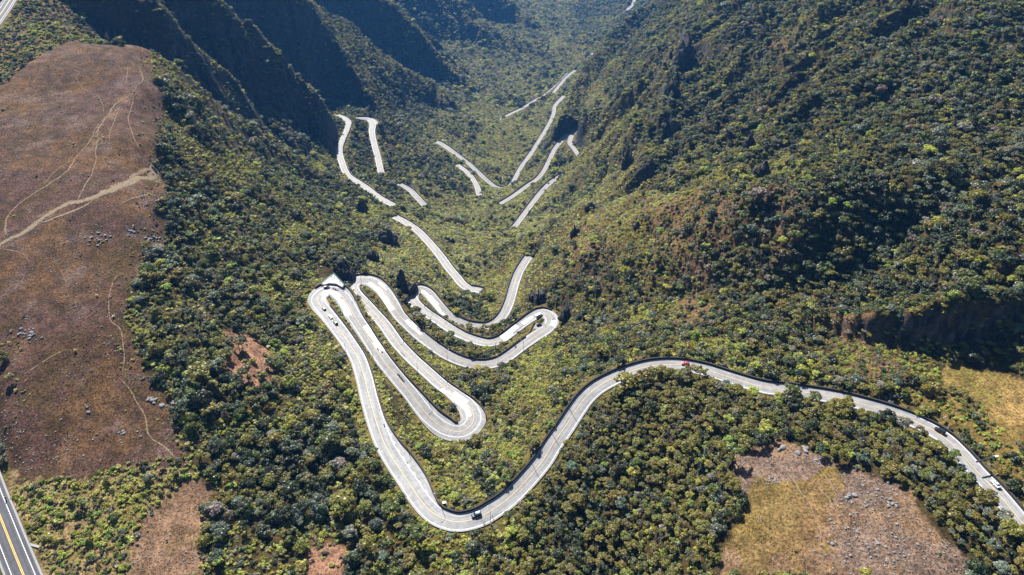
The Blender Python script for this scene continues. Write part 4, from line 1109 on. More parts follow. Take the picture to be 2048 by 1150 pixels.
    tint = np.where((kind == KC['fern'])[:, None], np.array([0.21, 0.215, 0.03]) * rs_.uniform(0.8, 1.2, (n_, 1)), tint)
    nv = np.array([KINDS[q] for q in KINDS])[kind]
    var = (rn(n_) * nv).astype(int)
    R = np.where(kind == KC['fern'], np.clip(R, 1.0, 1.9), R)
    zs = R * rs_.uniform(0.85, 1.15, n_) * np.where(kind == KC['shrub'], rs_.uniform(0.8, 1.3, n_), 1.0)
    zs = np.where((kind == KC['shrub']) & valley, zs * 0.75, zs)
    zs = np.where(kind == KC['bare'], np.clip(R * 2.2, 3, 7), zs); R = np.where(kind == KC['bare'], zs, R)
    rot = rn(n_) * 2 * PI
    out = np.stack([x, y, z - 0.12 * R, kind, var, R, zs, rot, tint[:, 0], tint[:, 1], tint[:, 2], d], 1)[keep]
    PT.append(out)
scatter(110, 330, 3.1, 2.3, 'tree')
scatter(110, 330, 2.3, 1.2, 'shrub')
scatter(330, 560, 3.7, 2.25, 'tree')
scatter(330, 560, 2.6, 1.3, 'shrub')
scatter(560, 900, 4.5, 2.5, 'tree')
scatter(560, 900, 3.3, 1.65, 'shrub')
scatter(900, 1500, 5.8, 3.0, 'tree')
scatter(900, 1500, 4.4, 2.1, 'shrub')
scatter(1500, 3300, 8.6, 4.3, 'tree')
scatter(1500, 3300, 7.4, 3.4, 'shrub')
# denser growth where a leg of the road runs out of sight behind its slope
for k_, ends in {'a': (1,), 'b': (0, 1), 'c': (0,), 'd': (1,), 'e': (0, 1), 'f': (0, 1), 'g': (0,), 'h': (1,), 'i': (0, 1), 'j': (0,), 'k': (0,), 'l': (0, 1), 'm': (0,)}.items():
    R_ = ROADS[k_][0]; T_, N_ = frames(R_)
    for e_ in ends:
        i_ = -1 if e_ else 0; t_ = T_[i_] * (1 if e_ else -1)
        q_ = R_[i_]; sc3 = math.sqrt(np.linalg.norm(q_[:3]) / 600)
        for _ in range(11):
            a_ = rs_.uniform(0.3, 7.0) * sc3; b_ = rs_.uniform(-6.5, 6.5)
            xy = q_[:2] + t_ * a_ + N_[i_] * b_
            if road_query(np.array([xy[0]]), np.array([xy[1]]))[0][0] < -1.5 and a_ > 3: pass
            rr0 = rs_.uniform(1.5, 2.5) * sc3; z0 = float(height(xy[0], xy[1]))
            c0 = TV[rs_.choice([TK.index(w0) for w0 in ('mid', 'olive', 'dark', 'yellow', 'grey')])] * rs_.uniform(0.85, 1.15)
            PT.append(np.array([[xy[0], xy[1], z0 - 0.15 * rr0, KC['round'], rs_.integers(0, 5), rr0, rr0 * 0.9, rs_.uniform(0, 6.28), c0[0], c0[1], c0[2], xy[1] * CP - z0 * SP]]))
PT = np.concatenate(PT)
print('PLANTS', len(PT), {k: int((PT[:, 3] == KC[k]).sum()) for k in KC})

def points_object(name, P, label, coll=None, index=None):
    me = bpy.data.meshes.new(name)
    me.vertices.add(len(P)); me.vertices.foreach_set('co', P[:, :3].astype(np.float32).ravel())
    def attr(nm, ty, data, key):
        a = me.attributes.new(nm, ty, 'POINT'); a.data.foreach_set(key, data)
    names = list(KINDS)
    pi = np.array([PIDX[(names[int(k)], int(v))] for k, v in P[:, 3:5]], np.int32) if index is None else index.astype(np.int32)
    attr('pattern', 'INT', pi, 'value')
    attr('size', 'FLOAT_VECTOR', np.stack([P[:, 5], P[:, 5], P[:, 6]], 1).astype(np.float32).ravel(), 'vector')
    attr('turn', 'FLOAT_VECTOR', np.stack([rs_.normal(0, 0.06, len(P)), rs_.normal(0, 0.06, len(P)), P[:, 7]], 1).astype(np.float32).ravel(), 'vector')
    attr('tint', 'FLOAT_COLOR', np.concatenate([P[:, 8:11], np.ones((len(P), 1))], 1).astype(np.float32).ravel(), 'color')
    o = bpy.data.objects.new(name, me); COL.objects.link(o)
    ng = bpy.data.node_groups.new(name + '_nodes', 'GeometryNodeTree')
    ng.interface.new_socket('Geometry', in_out='INPUT', socket_type='NodeSocketGeometry')
    ng.interface.new_socket('Geometry', in_out='OUTPUT', socket_type='NodeSocketGeometry')
    gi, go = ng.nodes.new('NodeGroupInput'), ng.nodes.new('NodeGroupOutput')
    ci = ng.nodes.new('GeometryNodeCollectionInfo'); ci.inputs['Collection'].default_value = coll or patterns
    ci.inputs['Separate Children'].default_value = True; ci.inputs['Reset Children'].default_value = True
    ip = ng.nodes.new('GeometryNodeInstanceOnPoints'); ip.inputs['Pick Instance'].default_value = True
    def named(nm, ty):
        n_ = ng.nodes.new('GeometryNodeInputNamedAttribute'); n_.data_type = ty; n_.inputs['Name'].default_value = nm; return n_.outputs['Attribute']
    ng.links.new(gi.outputs[0], ip.inputs['Points']); ng.links.new(ci.outputs[0], ip.inputs['Instance'])
    ng.links.new(named('pattern', 'INT'), ip.inputs['Instance Index']); ng.links.new(named('turn', 'FLOAT_VECTOR'), ip.inputs['Rotation']); ng.links.new(named('size', 'FLOAT_VECTOR'), ip.inputs['Scale'])
    ng.links.new(ip.outputs[0], go.inputs[0])
    md = o.modifiers.new('scatter', 'NODES'); md.node_group = ng
    tag(o, label, None, None, 'stuff')
    return o

# dry grass tussocks on the open ground
def tuft(r):
    V, F = [], []
    for i in range(9):
        a, l = r.uniform(0, 2 * PI), r.uniform(0.5, 1.0)
        t = r.uniform(0.1, 0.7); ca, sa = math.cos(a), math.sin(a); b = len(V)
        w = 0.2
        V += [(-w * sa, w * ca, 0), (w * sa, -w * ca, 0), (ca * l * t + 0.1 * sa, sa * l * t - 0.1 * ca, l * (1.05 - t))]
        F.append((b, b + 1, b + 2))
    return V, F
tuft_patterns = bpy.data.collections.new('tuft_patterns')
for i in range(3):
    v, f = tuft(r_)
    jm = bpy.data.meshes.new('tuft_pattern'); jm.from_pydata(v, [], f); jm.materials.append(M['leaf']); shade_attr(jm, r_)
    tuft_patterns.objects.link(bpy.data.objects.new('tuft_pattern' if i == 0 else 'tuft_pattern.%03d' % i, jm))
x, y, z, d = lattice(-480, 330, 100, 760, 1.15, rs_)
open_ = np.zeros(len(x), bool); stony_ = np.zeros(len(x), bool)
for q in ('moor', 'tan', 'burnt', 'gap', 'stony', 'low_scrub', 'top_scrub', 'verge', 'pasture'):
    open_ |= inside(POLY[q], x, y)
stony_ = inside(POLY['stony'], x, y) | inside(POLY['tan'], x, y) | inside(POLY['low_scrub'], x, y)
past_ = inside(POLY['pasture'], x, y) | inside(POLY['verge'], x, y)
nz_ = fbm(x / 7, y / 7, 3, 301)
rq, _, _ = road_query(x, y)
open_ &= (rs_.random(len(x)) < np.where(past_, 0.25, 0.42 + 0.8 * nz_)) & (rq > 1.5)
x, y, z, d, stony_, past_, nz_ = x[open_], y[open_], z[open_], d[open_], stony_[open_], past_[open_], nz_[open_]
tt = np.where(stony_[:, None], np.array([0.19, 0.145, 0.06]), np.where(past_[:, None], np.array([0.19, 0.17, 0.055]), np.array([0.125, 0.082, 0.045])))
pick = rs_.random((len(x), 1))
tt = np.where(pick < 0.25, np.array([0.05, 0.04, 0.02]), np.where(pick < 0.38, np.array([0.20, 0.15, 0.075]), tt)) * rs_.uniform(0.7, 1.3, (len(x), 1))
szt = rs_.uniform(0.35, 0.85, len(x))
TUFT = np.stack([x, y, z - 0.03, 0 * x, rs_.integers(0, 3, len(x)), szt, szt * 0.8, rs_.random(len(x)) * 6.28, tt[:, 0], tt[:, 1], tt[:, 2], d], 1)
print('TUFTS', len(TUFT))

# ------------------------------------------------------------------ places of the rocks and fittings (kept clear of plants)
CRAGS = [(768, 484, 38, 36, 'large dark crag standing alone above the straight leg'), (690, 562, 36, 44, 'dark jagged crag right behind the fenced lookout'), (806, 588, 46, 66, 'tall dark cliff crag above the third left hairpin'), (742, 520, 26, 26, 'small dark crag between the lone crag and the second left hairpin'),
         (720, 424, 26, 44, 'tall dark rock on the slope under the winding leg'), (1083, 608, 50, 38, 'dark cliff crag overhanging the right hairpin'), (1134, 640, 24, 42, 'grey-edged crag right of the right hairpin'), (1370, 132, 42, 80, 'tall grey crag near the top of the right slope'), (1346, 190, 26, 42, 'narrow crag below the tall grey one on the right slope'),
         (1342, 280, 50, 64, 'broad dark crag in the middle of the right slope'), (1298, 346, 28, 40, 'dark crag low on the rocky rib of the right slope'), (1256, 330, 22, 40, 'small dark crag at the left foot of the rocky rib'), (1500, 292, 20, 34, 'small pale-topped crag right of the broad dark crag'), (1530, 350, 34, 28, 'low crag on the right slope above the brown shoulder'),
         (1180, 418, 18, 20, 'small crag on the crest of the brown shoulder'), (1150, 470, 16, 30, 'thin crag on the left end of the brown shoulder'), (1275, 455, 14, 14, 'little boulder crag on the yellow slope of the brown shoulder'), (905, 485, 10, 10, 'little dark outcrop beside the straight leg')]
BOULDERS = [   # (u, v, spread u, spread v, how many, size in metres, words)
 (304, 803, 8, 6, 9, 1.5, 'in the big pale boulder heap at the lower right of the moor'), (322, 812, 6, 4, 4, 1.6, 'in the big pale boulder heap at the lower right of the moor'), (343, 808, 5, 4, 3, 1.3, 'beside the wood right of the big boulder heap'), (175, 820, 3, 8, 3, 1.1, 'in the pair of pale boulders on the lower moor'), (247, 865, 8, 5, 5, 0.9, 'near the foot of the narrow trail on the lower moor'),
 (285, 866, 10, 8, 4, 0.8, 'right of the narrow trail on the lower moor'), (58, 665, 20, 12, 22, 1.1, 'in the stone scatter at the left edge of the moor'), (200, 478, 24, 12, 22, 1.2, 'in the white stone field below the dirt track'), (262, 466, 10, 16, 14, 1.2, 'in the stone heap under the wood, below the dirt track'), (305, 480, 18, 8, 14, 1.1, 'at the moor edge below the dirt track'),
 (285, 405, 20, 14, 8, 0.9, 'near the end of the dirt track'), (220, 690, 26, 40, 22, 0.7, 'scattered over the middle of the moor'), (150, 880, 60, 40, 26, 0.7, 'scattered over the lowest part of the moor'), (240, 360, 30, 14, 8, 0.7, 'above the dirt track end'),
 (1566, 896, 6, 4, 4, 1.7, 'at the top edge of the stony clearing'), (1605, 898, 8, 5, 5, 1.5, 'at the top edge of the stony clearing'), (1636, 920, 14, 8, 10, 1.1, 'below the top edge of the stony clearing'), (1548, 964, 12, 8, 9, 0.8, 'in the small stone group left of the clearing trails'), (1702, 990, 10, 8, 6, 1.3, 'in the middle of the stony clearing'), (1735, 1000, 40, 30, 26, 0.8, 'scattered over the right half of the stony clearing'),
 (1780, 1002, 20, 10, 12, 0.9, 'in the curved stone row on the right of the stony clearing'), (1720, 1080, 60, 50, 40, 0.9, 'scattered over the lower stony clearing'), (1800, 1110, 50, 34, 18, 0.8, 'at the lower right of the stony clearing'), (350, 1085, 40, 40, 8, 0.7, 'on the tan clearing')]
LAMPS = [(979, 1041), (864, 1025), (799, 906), (746, 799), (834, 804), (706, 706), (759, 716), (791, 676), (840, 742), (903, 716), (996, 730), (715, 563), (739, 592), (657, 585), (685, 590), (1151, 822), (1080, 929), (832, 586), (864, 620), (884, 638), (1120, 868), (883, 762), (941, 659), (1042, 700)]
EXCL = []
for u, v, w, h, lb in CRAGS:
    P = hit(u, v); m_ = (np.hypot(*P[:2]) ** 2 + P[2] ** 2) ** 0.5 / FPX
    EXCL.append((P[0], P[1], 0.30 * w * m_, 0.3 * h * m_))
for u, v, r in [(668, 562, 9), (888, 1018, 3), (1885, 840, 2.5), (1980, 931, 3), (1960, 930, 2), (655, 556, 5), (680, 560, 6), (1078, 655, 6), (1066, 668, 5), (1085, 652, 4), (1056, 680, 3)]:
    P = hit(u, v); EXCL.append((P[0], P[1], r, 7))
STREAM = [(996, 222), (1000, 232), (1002, 242), (1004, 262), (1000, 285), (1003, 310), (1002, 335), (1005, 352), (1004, 366)]
for (u, v), (u2, v2) in zip(STREAM, STREAM[1:]):
    for t in (0, 0.33, 0.66):
        P = hit(u + (u2 - u) * t, v + (v2 - v) * t); EXCL.append((P[0], P[1], 1.5, 3.0))
ok = np.ones(len(PT), bool)
for x, y, r, back in EXCL:
    L = math.hypot(x, y)
    for b in np.arange(0, back + 0.1, 3.0):
        ok &= (PT[:, 0] - x * (1 - b / L)) ** 2 + (PT[:, 1] - y * (1 - b / L)) ** 2 > (r + 0.5 * PT[:, 5]) ** 2
PT = PT[ok]

# the plants that show largest are things of their own; the mass of the wood stays one body
U, V, _ = project(PT[:, :3])
app = PT[:, 5] * FPX / PT[:, 11]
inframe = (U > 8) & (U < 2040) & (V > 12) & (V < 1148)
LEAFNAME = {tuple(np.round(TINT[k], 4)): k for k in TK}
def region(u, v):
    P = hit(u, v); x, y = np.array([P[0]]), np.array([P[1]])
    if inside(POLY['olive_wood'], x, y)[0]:
        return 'in the dense olive wood left of the stony clearing' if u < 1480 else 'in the wood between the stony clearing and the upper road'
    if u < 560 and v > 900: return 'in the wood beside the tan clearing at lower left'
    if u < 760 and v > 780: return 'on the wooded slope left of the lay-by leg'
    if u < 1060 and v > 1040: return 'in the scrubby wood below the lowest bend'
    if u < 660: return 'on the wooded slope under the brown moor'
    if u > 1700: return 'on the scrubby verge right of the upper road'
    return 'on the slopes between the hairpin legs'
def colour_word(c):
    d = [(np.abs(np.array(TINT[k]) / np.sum(TINT[k]) - np.array(c) / np.sum(c)).sum() + 1.2 * abs(np.sum(TINT[k]) - np.sum(c)), k) for k in TK]
    return {'olive': 'olive', 'brownolive': 'brownish olive', 'dark': 'dark green', 'mid': 'mid green', 'grey': 'grey-green', 'yellow': 'yellow-green', 'lime': 'bright green', 'dry': 'dry brown', 'twig': 'grey-brown', 'bluegreen': 'blue-green'}[min(d)[1]]
single = np.zeros(len(PT), bool)
def individuals(mask, n_, name, cat, top, stem, shape):
    idx = np.nonzero(mask & inframe)[0]
    idx = idx[np.argsort(-app[idx])][:n_]
    names = list(KINDS)
    for i in idx:
        q = PT[i]; kind = names[int(q[3])]; cm, tm = PROTO[kind][int(q[4])]
        single[i] = True
        e = empty(name, (q[0], q[1], q[2]), q[7]); e.scale = (q[5], q[5], q[6])
        t = bpy.data.objects.new(stem, tm); COL.objects.link(t); t.parent = e
        cw = 'bare grey'
        if cm is not None:
            c = bpy.data.objects.new(top, cm); COL.objects.link(c); c.parent = e
            c['tint'] = [float(q[8]), float(q[9]), float(q[10])]
            cw = colour_word(q[8:11])
        rg = region(U[i], V[i])
        tag(e, '%s %s %s' % (cw, shape[kind], rg), cat, '%ss %s' % (shape[kind], rg))
km = lambda *k: np.isin(PT[:, 3], [KC[q] for q in k])
individuals(km('umbrella', 'round'), 300, 'forest_tree', 'tree', 'crown', 'trunk', {'umbrella': 'flat-topped tree', 'round': 'round-crowned tree'})
individuals(km('shrub') & (PT[:, 8] > 0.05), 120, 'shrub', 'shrub', 'foliage', 'stem', {'shrub': 'low shrub'})
individuals(km('fern'), 40, 'tree_fern', 'tree fern', 'frond_crown', 'trunk', {'fern': 'tree fern'})
individuals(km('bare'), 45, 'dead_tree', 'dead tree', 'crown', 'branching_trunk', {'bare': 'leafless tree'})
rest = PT[~single]
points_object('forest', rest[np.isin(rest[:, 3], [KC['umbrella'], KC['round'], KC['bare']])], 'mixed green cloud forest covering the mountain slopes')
points_object('undergrowth', rest[np.isin(rest[:, 3], [KC['shrub'], KC['fern']])], 'yellow-green scrub growing between the trees and along the road')
points_object('dry_grass', TUFT, 'dry brown grass tussocks on the open moor and clearings', tuft_patterns, TUFT[:, 4])

def single_out(objs):
    num = ['', 'first', 'second', 'third', 'fourth', 'fifth', 'sixth', 'seventh', 'eighth', 'ninth', 'tenth', 'eleventh', 'twelfth', 'thirteenth', 'fourteenth', 'fifteenth']
    by = {}
    for o in objs: by.setdefault((o['label'], o.get('group')), []).append(o)
    for (lb, g), L in by.items():
        if not 1 < len(L) <= 15: continue
        L.sort(key=lambda o: project(np.array(o.location))[0])
        for i, o in enumerate(L):
            w_ = ('leftmost of ' + str(len(L))) if i == 0 else ('rightmost of ' + str(len(L))) if i == len(L) - 1 else '%s from left of %d' % (num[i + 1], len(L))
            if len((lb + ', ' + w_).split()) <= 16: o['label'] = lb + ', ' + w_
single_out([o for o in COL.objects if o.parent is None and o.get('category') in ('tree', 'shrub', 'tree fern', 'dead tree')])
# ------------------------------------------------------------------ haze in the valley air
hb = MB().box((100, 1625, -395), (2060, 3600, 830))
hz = hb.build('haze', None)
hm = bpy.data.materials.new('valley_haze'); hm.use_nodes = True
nt = hm.node_tree; nt.nodes.clear()
pv = nt.nodes.new('ShaderNodeVolumePrincipled'); ou = nt.nodes.new('ShaderNodeOutputMaterial')
pv.inputs['Color'].default_value = (0.10, 0.40, 1.0, 1); pv.inputs['Density'].default_value = 0.000048; pv.inputs['Anisotropy'].default_value = 0.15
nt.links.new(pv.outputs[0], ou.inputs['Volume'])
hz.data.materials.clear(); hz.data.materials.append(hm)
tag(hz, 'thin blue haze filling the valley air', None, None, 'stuff')

# ------------------------------------------------------------------ crags and boulders
def rock_mesh(name, r, sub, rough, material, column=False):
    bm = bmesh.new(); bmesh.ops.create_icosphere(bm, subdivisions=sub, radius=1.0)
    o1, o2 = r.uniform(0, 90, 2)
    co = np.array([v.co[:] for v in bm.verts])
    f1 = fbm(co[:, 0] * 1.3 + o1, co[:, 1] * 1.3 + co[:, 2] * (0.35 if column else 1.1) + o2, 4, 7)
    f2 = fbm(co[:, 0] * 4.1 + o2, co[:, 1] * 4.1 + co[:, 2] * (0.5 if column else 3.3) + o1, 4, 17, 0.65)
    k = 1 + rough * f1 * 1.5 + rough * 0.7 * f2
    co = co * k[:, None]
    # flat cleavage faces
    for _ in range(5):
        n_ = r.normal(0, 1, 3); n_ /= np.linalg.norm(n_); lim = r.uniform(0.62, 0.9)
        dd = co @ n_; co -= np.outer(np.maximum(dd - lim, 0) * 0.85, n_)
    for v, c in zip(bm.verts, co): v.co = c
    me = bpy.data.meshes.new(name); bm.to_mesh(me); bm.free(); me.materials.append(material)
    return me
rr_ = np.random.default_rng(3)
def crag_mesh(r, W_, D_, H_):
    V, F = [], []
    k = r.integers(5, 8)
    for i in range(k):
        me = rock_mesh('block', r, 4, 0.36, M['crag'], True)
        co = np.array([q.co[:] for q in me.vertices])
        t = (i + 0.5) / k - 0.5
        hh = H_ * r.uniform(0.45, 1.05) * (1 - 1.1 * abs(t)); ww = W_ * r.uniform(0.16, 0.30)
        co = co * np.array([ww, D_ * r.uniform(0.35, 0.6), hh * 0.62])
        # jagged vertical fins
        co[:, 1] += 0.10 * D_ * np.sign(fbm(co[:, 0] / (0.12 * W_) + 7 * i, co[:, 2] / (0.4 * H_), 2, 77))
        co[:, 2] += 0.10 * H_ * fbm(co[:, 0] / (0.09 * W_) + 3 * i, co[:, 1] / (0.09 * W_), 3, 78)
        co += np.array([t * W_ * 0.9, r.normal(0, 0.12) * D_, hh * 0.22])
        b_ = len(V); V += [tuple(q) for q in co]; F += [tuple(b_ + j for j in p.vertices) for p in me.polygons]
        bpy.data.meshes.remove(me)
    me = bpy.data.meshes.new('rock_crag'); me.from_pydata(V, [], F); me.materials.append(M['crag'])
    return me
for u, v, w, h, lb in CRAGS:
    P = hit(u, v); dep = (P[1] * CP - P[2] * SP); m_ = dep / FPX
    W_, H_ = w * m_ * 1.05, h * m_ * 1.05
    o = bpy.data.objects.new('rock_crag', crag_mesh(rr_, W_, W_ * 0.6, H_)); COL.objects.link(o)
    o.location = (P[0], P[1] + W_ * 0.25, P[2] - 0.08 * H_); o.rotation_euler = (0, 0, rr_.uniform(-0.3, 0.3))
    tag(o, lb, 'rock', 'dark rock crags on the slopes')
BM = [rock_mesh('boulder', rr_, 2, 0.22, M['boulder']) for _ in range(7)]
for u, v, su, sv, k, size, words in BOULDERS:
    for i in range(k):
        P = hit(u + rr_.normal(0, su * 0.6), v + rr_.normal(0, sv * 0.6))
        o = bpy.data.objects.new('boulder', BM[rr_.integers(0, 7)]); COL.objects.link(o)
        s = size * rr_.uniform(0.55, 1.25) * 0.62
        o.scale = (s * rr_.uniform(0.8, 1.4), s * rr_.uniform(0.8, 1.2), s * rr_.uniform(0.5, 0.8)); o.location = (P[0], P[1], P[2] + s * 0.22); o.rotation_euler = (rr_.normal(0, 0.15), rr_.normal(0, 0.15), rr_.uniform(0, 6.28))
        big = 'large ' if s > 0.95 else ('' if s > 0.55 else 'small ')
        tag(o, big + 'grey boulder ' + words, 'boulder', 'boulders ' + words)
single_out([o for o in COL.objects if o.get('category') == 'boulder'])
# small loose stones nobody could count
sv_, sf_ = [], []
cube = np.array([(-1, -1, -1), (1, -1, -1), (1, 1, -1), (-1, 1, -1), (-0.6, -0.7, 1), (0.7, -0.5, 1), (0.5, 0.7, 1), (-0.7, 0.5, 1)], float)
cf = [(0, 3, 2, 1), (4, 5, 6, 7), (0, 1, 5, 4), (1, 2, 6, 5), (2, 3, 7, 6), (3, 0, 4, 7)]
xs_, ys_ = rr_.uniform(-420, 230, 60000), rr_.uniform(130, 640, 60000)
nn_ = fbm(xs_ / 16, ys_ / 16, 3, 501)
ks = (inside(POLY['moor'], xs_, ys_) & (nn_ > 0.12)) | (inside(POLY['stony'], xs_, ys_) & ~inside(POLY['stony_olive'], xs_, ys_)) | (inside(POLY['tan'], xs_, ys_) & (nn_ > 0.25))
for x, y in zip(xs_[ks][:5200], ys_[ks][:5200]):
    b = len(sv_); s = rr_.uniform(0.12, 0.38); a = rr_.uniform(0, 6.28); z = float(height(x, y))
    c = cube * np.array([s * rr_.uniform(0.7, 1.5), s, s * 0.7]); ca, sa = math.cos(a), math.sin(a)
    for q in c: sv_.append((x + q[0] * ca - q[1] * sa, y + q[0] * sa + q[1] * ca, z + q[2] * 0.8 + s * 0.2))
    sf_ += [tuple(b + j for j in f) for f in cf]
o = add_obj('loose_stones', sv_, sf_, M['boulder']); tag(o, 'small loose grey stones strewn over the moor and clearings', None, None, 'stuff')
# the stream in the valley bottom
M['water'] = mat('foaming_water', (0.35, 0.40, 0.42), 0.25, var=0.2, scale=0.5, spec=0.5)
for part in (STREAM[:3], STREAM[-2:]):
    P = np.array([hit(u, v) for u, v in part]); R, _ = resample(np.c_[P, np.full(len(P), 1.2), np.full(len(P), 1.2)], 3.0)
    T, Nn = frames(R)
    wv = 0.5 * np.clip(0.9 + 1.2 * fbm(np.arange(len(R)) / 2.0, np.full(len(R), P[0, 1]), 2, 5), 0.15, 2)
    mid = R[:, :2] + Nn * (1.5 * fbm(np.arange(len(R)) / 3.0, np.full(len(R), P[0, 0]), 2, 6))[:, None]
    sv2 = np.stack([np.c_[mid + Nn * s * wv[:, None], height(*(mid + Nn * s * wv[:, None]).T) + 0.25] for s in (-1, 0, 1)], 1)
    o = add_obj('stream', sv2.reshape(-1, 3), [(i * 3 + j, i * 3 + j + 1, i * 3 + j + 4, i * 3 + j + 3) for i in range(len(R) - 1) for j in range(2)], M['water']); tag(o, kind='structure')

# ------------------------------------------------------------------ street lamps
M['steel'] = mat('galvanised_steel', (0.16, 0.16, 0.17), 0.5, 0.6, var=0.15)
M['lampglass'] = mat('lamp_glass', (0.7, 0.7, 0.66), 0.2, var=0.05)
def lamp_parts():
    base = MB().box((0, 0, 0.12), (0.62, 0.62, 0.36), 0, 0.8)
    pole = MB().tube([(0, 0, 0.1), (0, 0, 4.5), (0, 0, 8.6)], [0.13, 0.11, 0.08], 8)
    arm = MB().tube([(0, 0, 8.5), (0.35, 0, 8.95), (1.0, 0, 9.2), (1.9, 0, 9.25)], [0.07, 0.065, 0.06, 0.05], 6)
    head = MB().box((2.2, 0, 9.22), (0.8, 0.32, 0.16), 0, 0.8)
    glass = MB().box((2.25, 0, 9.12), (0.5, 0.22, 0.06))
    out = []
    for nm, b, mt in (('footing', base, 'kerb'), ('pole', pole, 'steel'), ('arm', arm, 'steel'), ('lamp_head', head, 'steel'), ('lamp_glass', glass, 'lampglass')):
        me = bpy.data.meshes.new(nm); me.from_pydata(b.v, [], b.f); me.materials.append(M[mt]); out.append((nm, me))
    return out
LP = lamp_parts()
lamp_words = {0: 'right of the blue car on the lowest bend', 1: 'left of the blue car on the lowest bend', 2: 'at the dashed lay-by', 3: 'on the leg above the lay-by', 4: 'above the lowest hairpin island', 5: 'on the leg below the three cars', 6: 'beside the parked motorcycles', 7: 'on the second leg behind the walkers', 8: 'on the second leg near the lowest hairpin',
              9: 'on the long sweep left of its lowest point', 10: 'on the long sweep right of its lowest point', 11: 'at the head of the second left hairpin', 12: 'on the island of the second left hairpin', 13: 'in front of the car at the fenced lookout', 14: 'right of the fenced lookout', 15: 'high on the leg right of the lowest bend', 16: 'midway on the leg right of the lowest bend', 17: 'at the head of the third left hairpin',
              18: 'on the straight after the third left hairpin', 19: 'farther along after the third left hairpin', 20: 'between the two lamps of the right leg', 21: 'just above the white slabs of the lowest hairpin', 22: 'on the inner curve left of the stream side', 23: 'where the long sweep climbs to the right hairpin'}
for i, (u, v) in enumerate(LAMPS):
    P = hit(u, v)
    d2 = (RT[:, 0] - P[0]) ** 2 + (RT[:, 1] - P[1]) ** 2; q = RT[d2.argmin()]
    side = np.sign(q[5] * (P[1] - q[1]) - q[6] * (P[0] - q[0])) or 1.0
    w_ = q[3] if side > 0 else q[4]
    nx_, ny_ = -q[6] * side, q[5] * side
    x, y = q[0] + nx_ * (w_ + 0.75), q[1] + ny_ * (w_ + 0.75)
    e = empty('street_lamp', (x, y, q[2] - 0.05), math.atan2(-ny_, -nx_))
    for nm, me in LP:
        c = bpy.data.objects.new(nm, me); COL.objects.link(c); c.parent = e
    tag(e, 'tall grey street lamp ' + lamp_words[i], 'street lamp', 'street lamps along the hairpin road')

# ------------------------------------------------------------------ vehicles
M['tyre'] = mat('tyre_rubber', (0.02, 0.02, 0.022), 0.85)
M['rim'] = mat('wheel_rim', (0.35, 0.35, 0.37), 0.35, 0.8)
M['glass'] = mat('car_glass', (0.02, 0.028, 0.035), 0.06, var=0.05, spec=0.8)
M['lens'] = mat('lamp_lens', (0.75, 0.75, 0.72), 0.15)
M['redlens'] = mat('red_lamp_lens', (0.45, 0.02, 0.02), 0.2)
M['trim'] = mat('black_trim', (0.025, 0.025, 0.028), 0.6)
PAINT = {'blue': (0.010, 0.030, 0.060), 'black': (0.018, 0.02, 0.026), 'silver': (0.55, 0.57, 0.60), 'white': (0.78, 0.78, 0.77), 'red': (0.42, 0.03, 0.05), 'green': (0.04, 0.07, 0.055), 'grey': (0.16, 0.17, 0.18)}
def paint(c):
    k = 'paint_' + c
    if k not in M:
        m, nt, p = new_mat('car_paint_' + c)
        tc = N(nt, 'ShaderNodeTexCoord'); nz = N(nt, 'ShaderNodeTexNoise', Scale=2.5, Detail=4); nt.links.new(tc.outputs['Object'], nz.inputs['Vector'])
        mx = N(nt, 'ShaderNodeMix', data_type='RGBA'); mx.inputs['A'].default_value = PAINT[c] + (1,); mx.inputs['B'].default_value = tuple(x * 0.85 + 0.015 for x in PAINT[c]) + (1,)
        nt.links.new(nz.outputs['Fac'], mx.inputs['Factor']); nt.links.new(mx.outputs['Result'], p.inputs['Base Color'])
        p.inputs['Roughness'].default_value = 0.28; p.inputs['Metallic'].default_value = 0.2; p.inputs['Coat Weight'].default_value = 0.3; p.inputs['Coat Roughness'].default_value = 0.06
        M[k] = m
    return M[k]
def on_road(k, u, v, off=0.0):
    R = ROADS[k][0]
    i = near_ix(k, u, v); z = R[i, 2]
    P = pz(u, v, z + 0.7)
    T, Nn = frames(R)
    j = ((R[:, 0] - P[0]) ** 2 + (R[:, 1] - P[1]) ** 2).argmin()
    lat = float((P[:2] - R[j, :2]) @ Nn[j]); lim = (R[j, 3] if lat > 0 else R[j, 4]) - 1.15
    lat = max(-lim, min(lim, lat))
    along = float((P[:2] - R[j, :2]) @ T[j])
    q = R[j, :2] + T[j] * along + Nn[j] * lat
    j2, j1 = min(j + 2, len(R) - 1), max(j - 2, 0)
    gr = math.atan2(R[j2, 2] - R[j1, 2], math.hypot(*(R[j2, :2] - R[j1, :2])))
    return q[0], q[1], z + 0.05, math.atan2(T[j, 1], T[j, 0]), gr
def loft(rows):
    """closed tube from rows of equal-length rings"""
    v = [p for r in rows for p in r]; n_ = len(rows[0]); f = []
    for i in range(len(rows) - 1):
        for k in range(n_): f.append((i * n_ + k, i * n_ + (k + 1) % n_, (i + 1) * n_ + (k + 1) % n_, (i + 1) * n_ + k))
    f.append(tuple(reversed(range(n_)))); f.append(tuple((len(rows) - 1) * n_ + k for k in range(n_)))
    return v, f
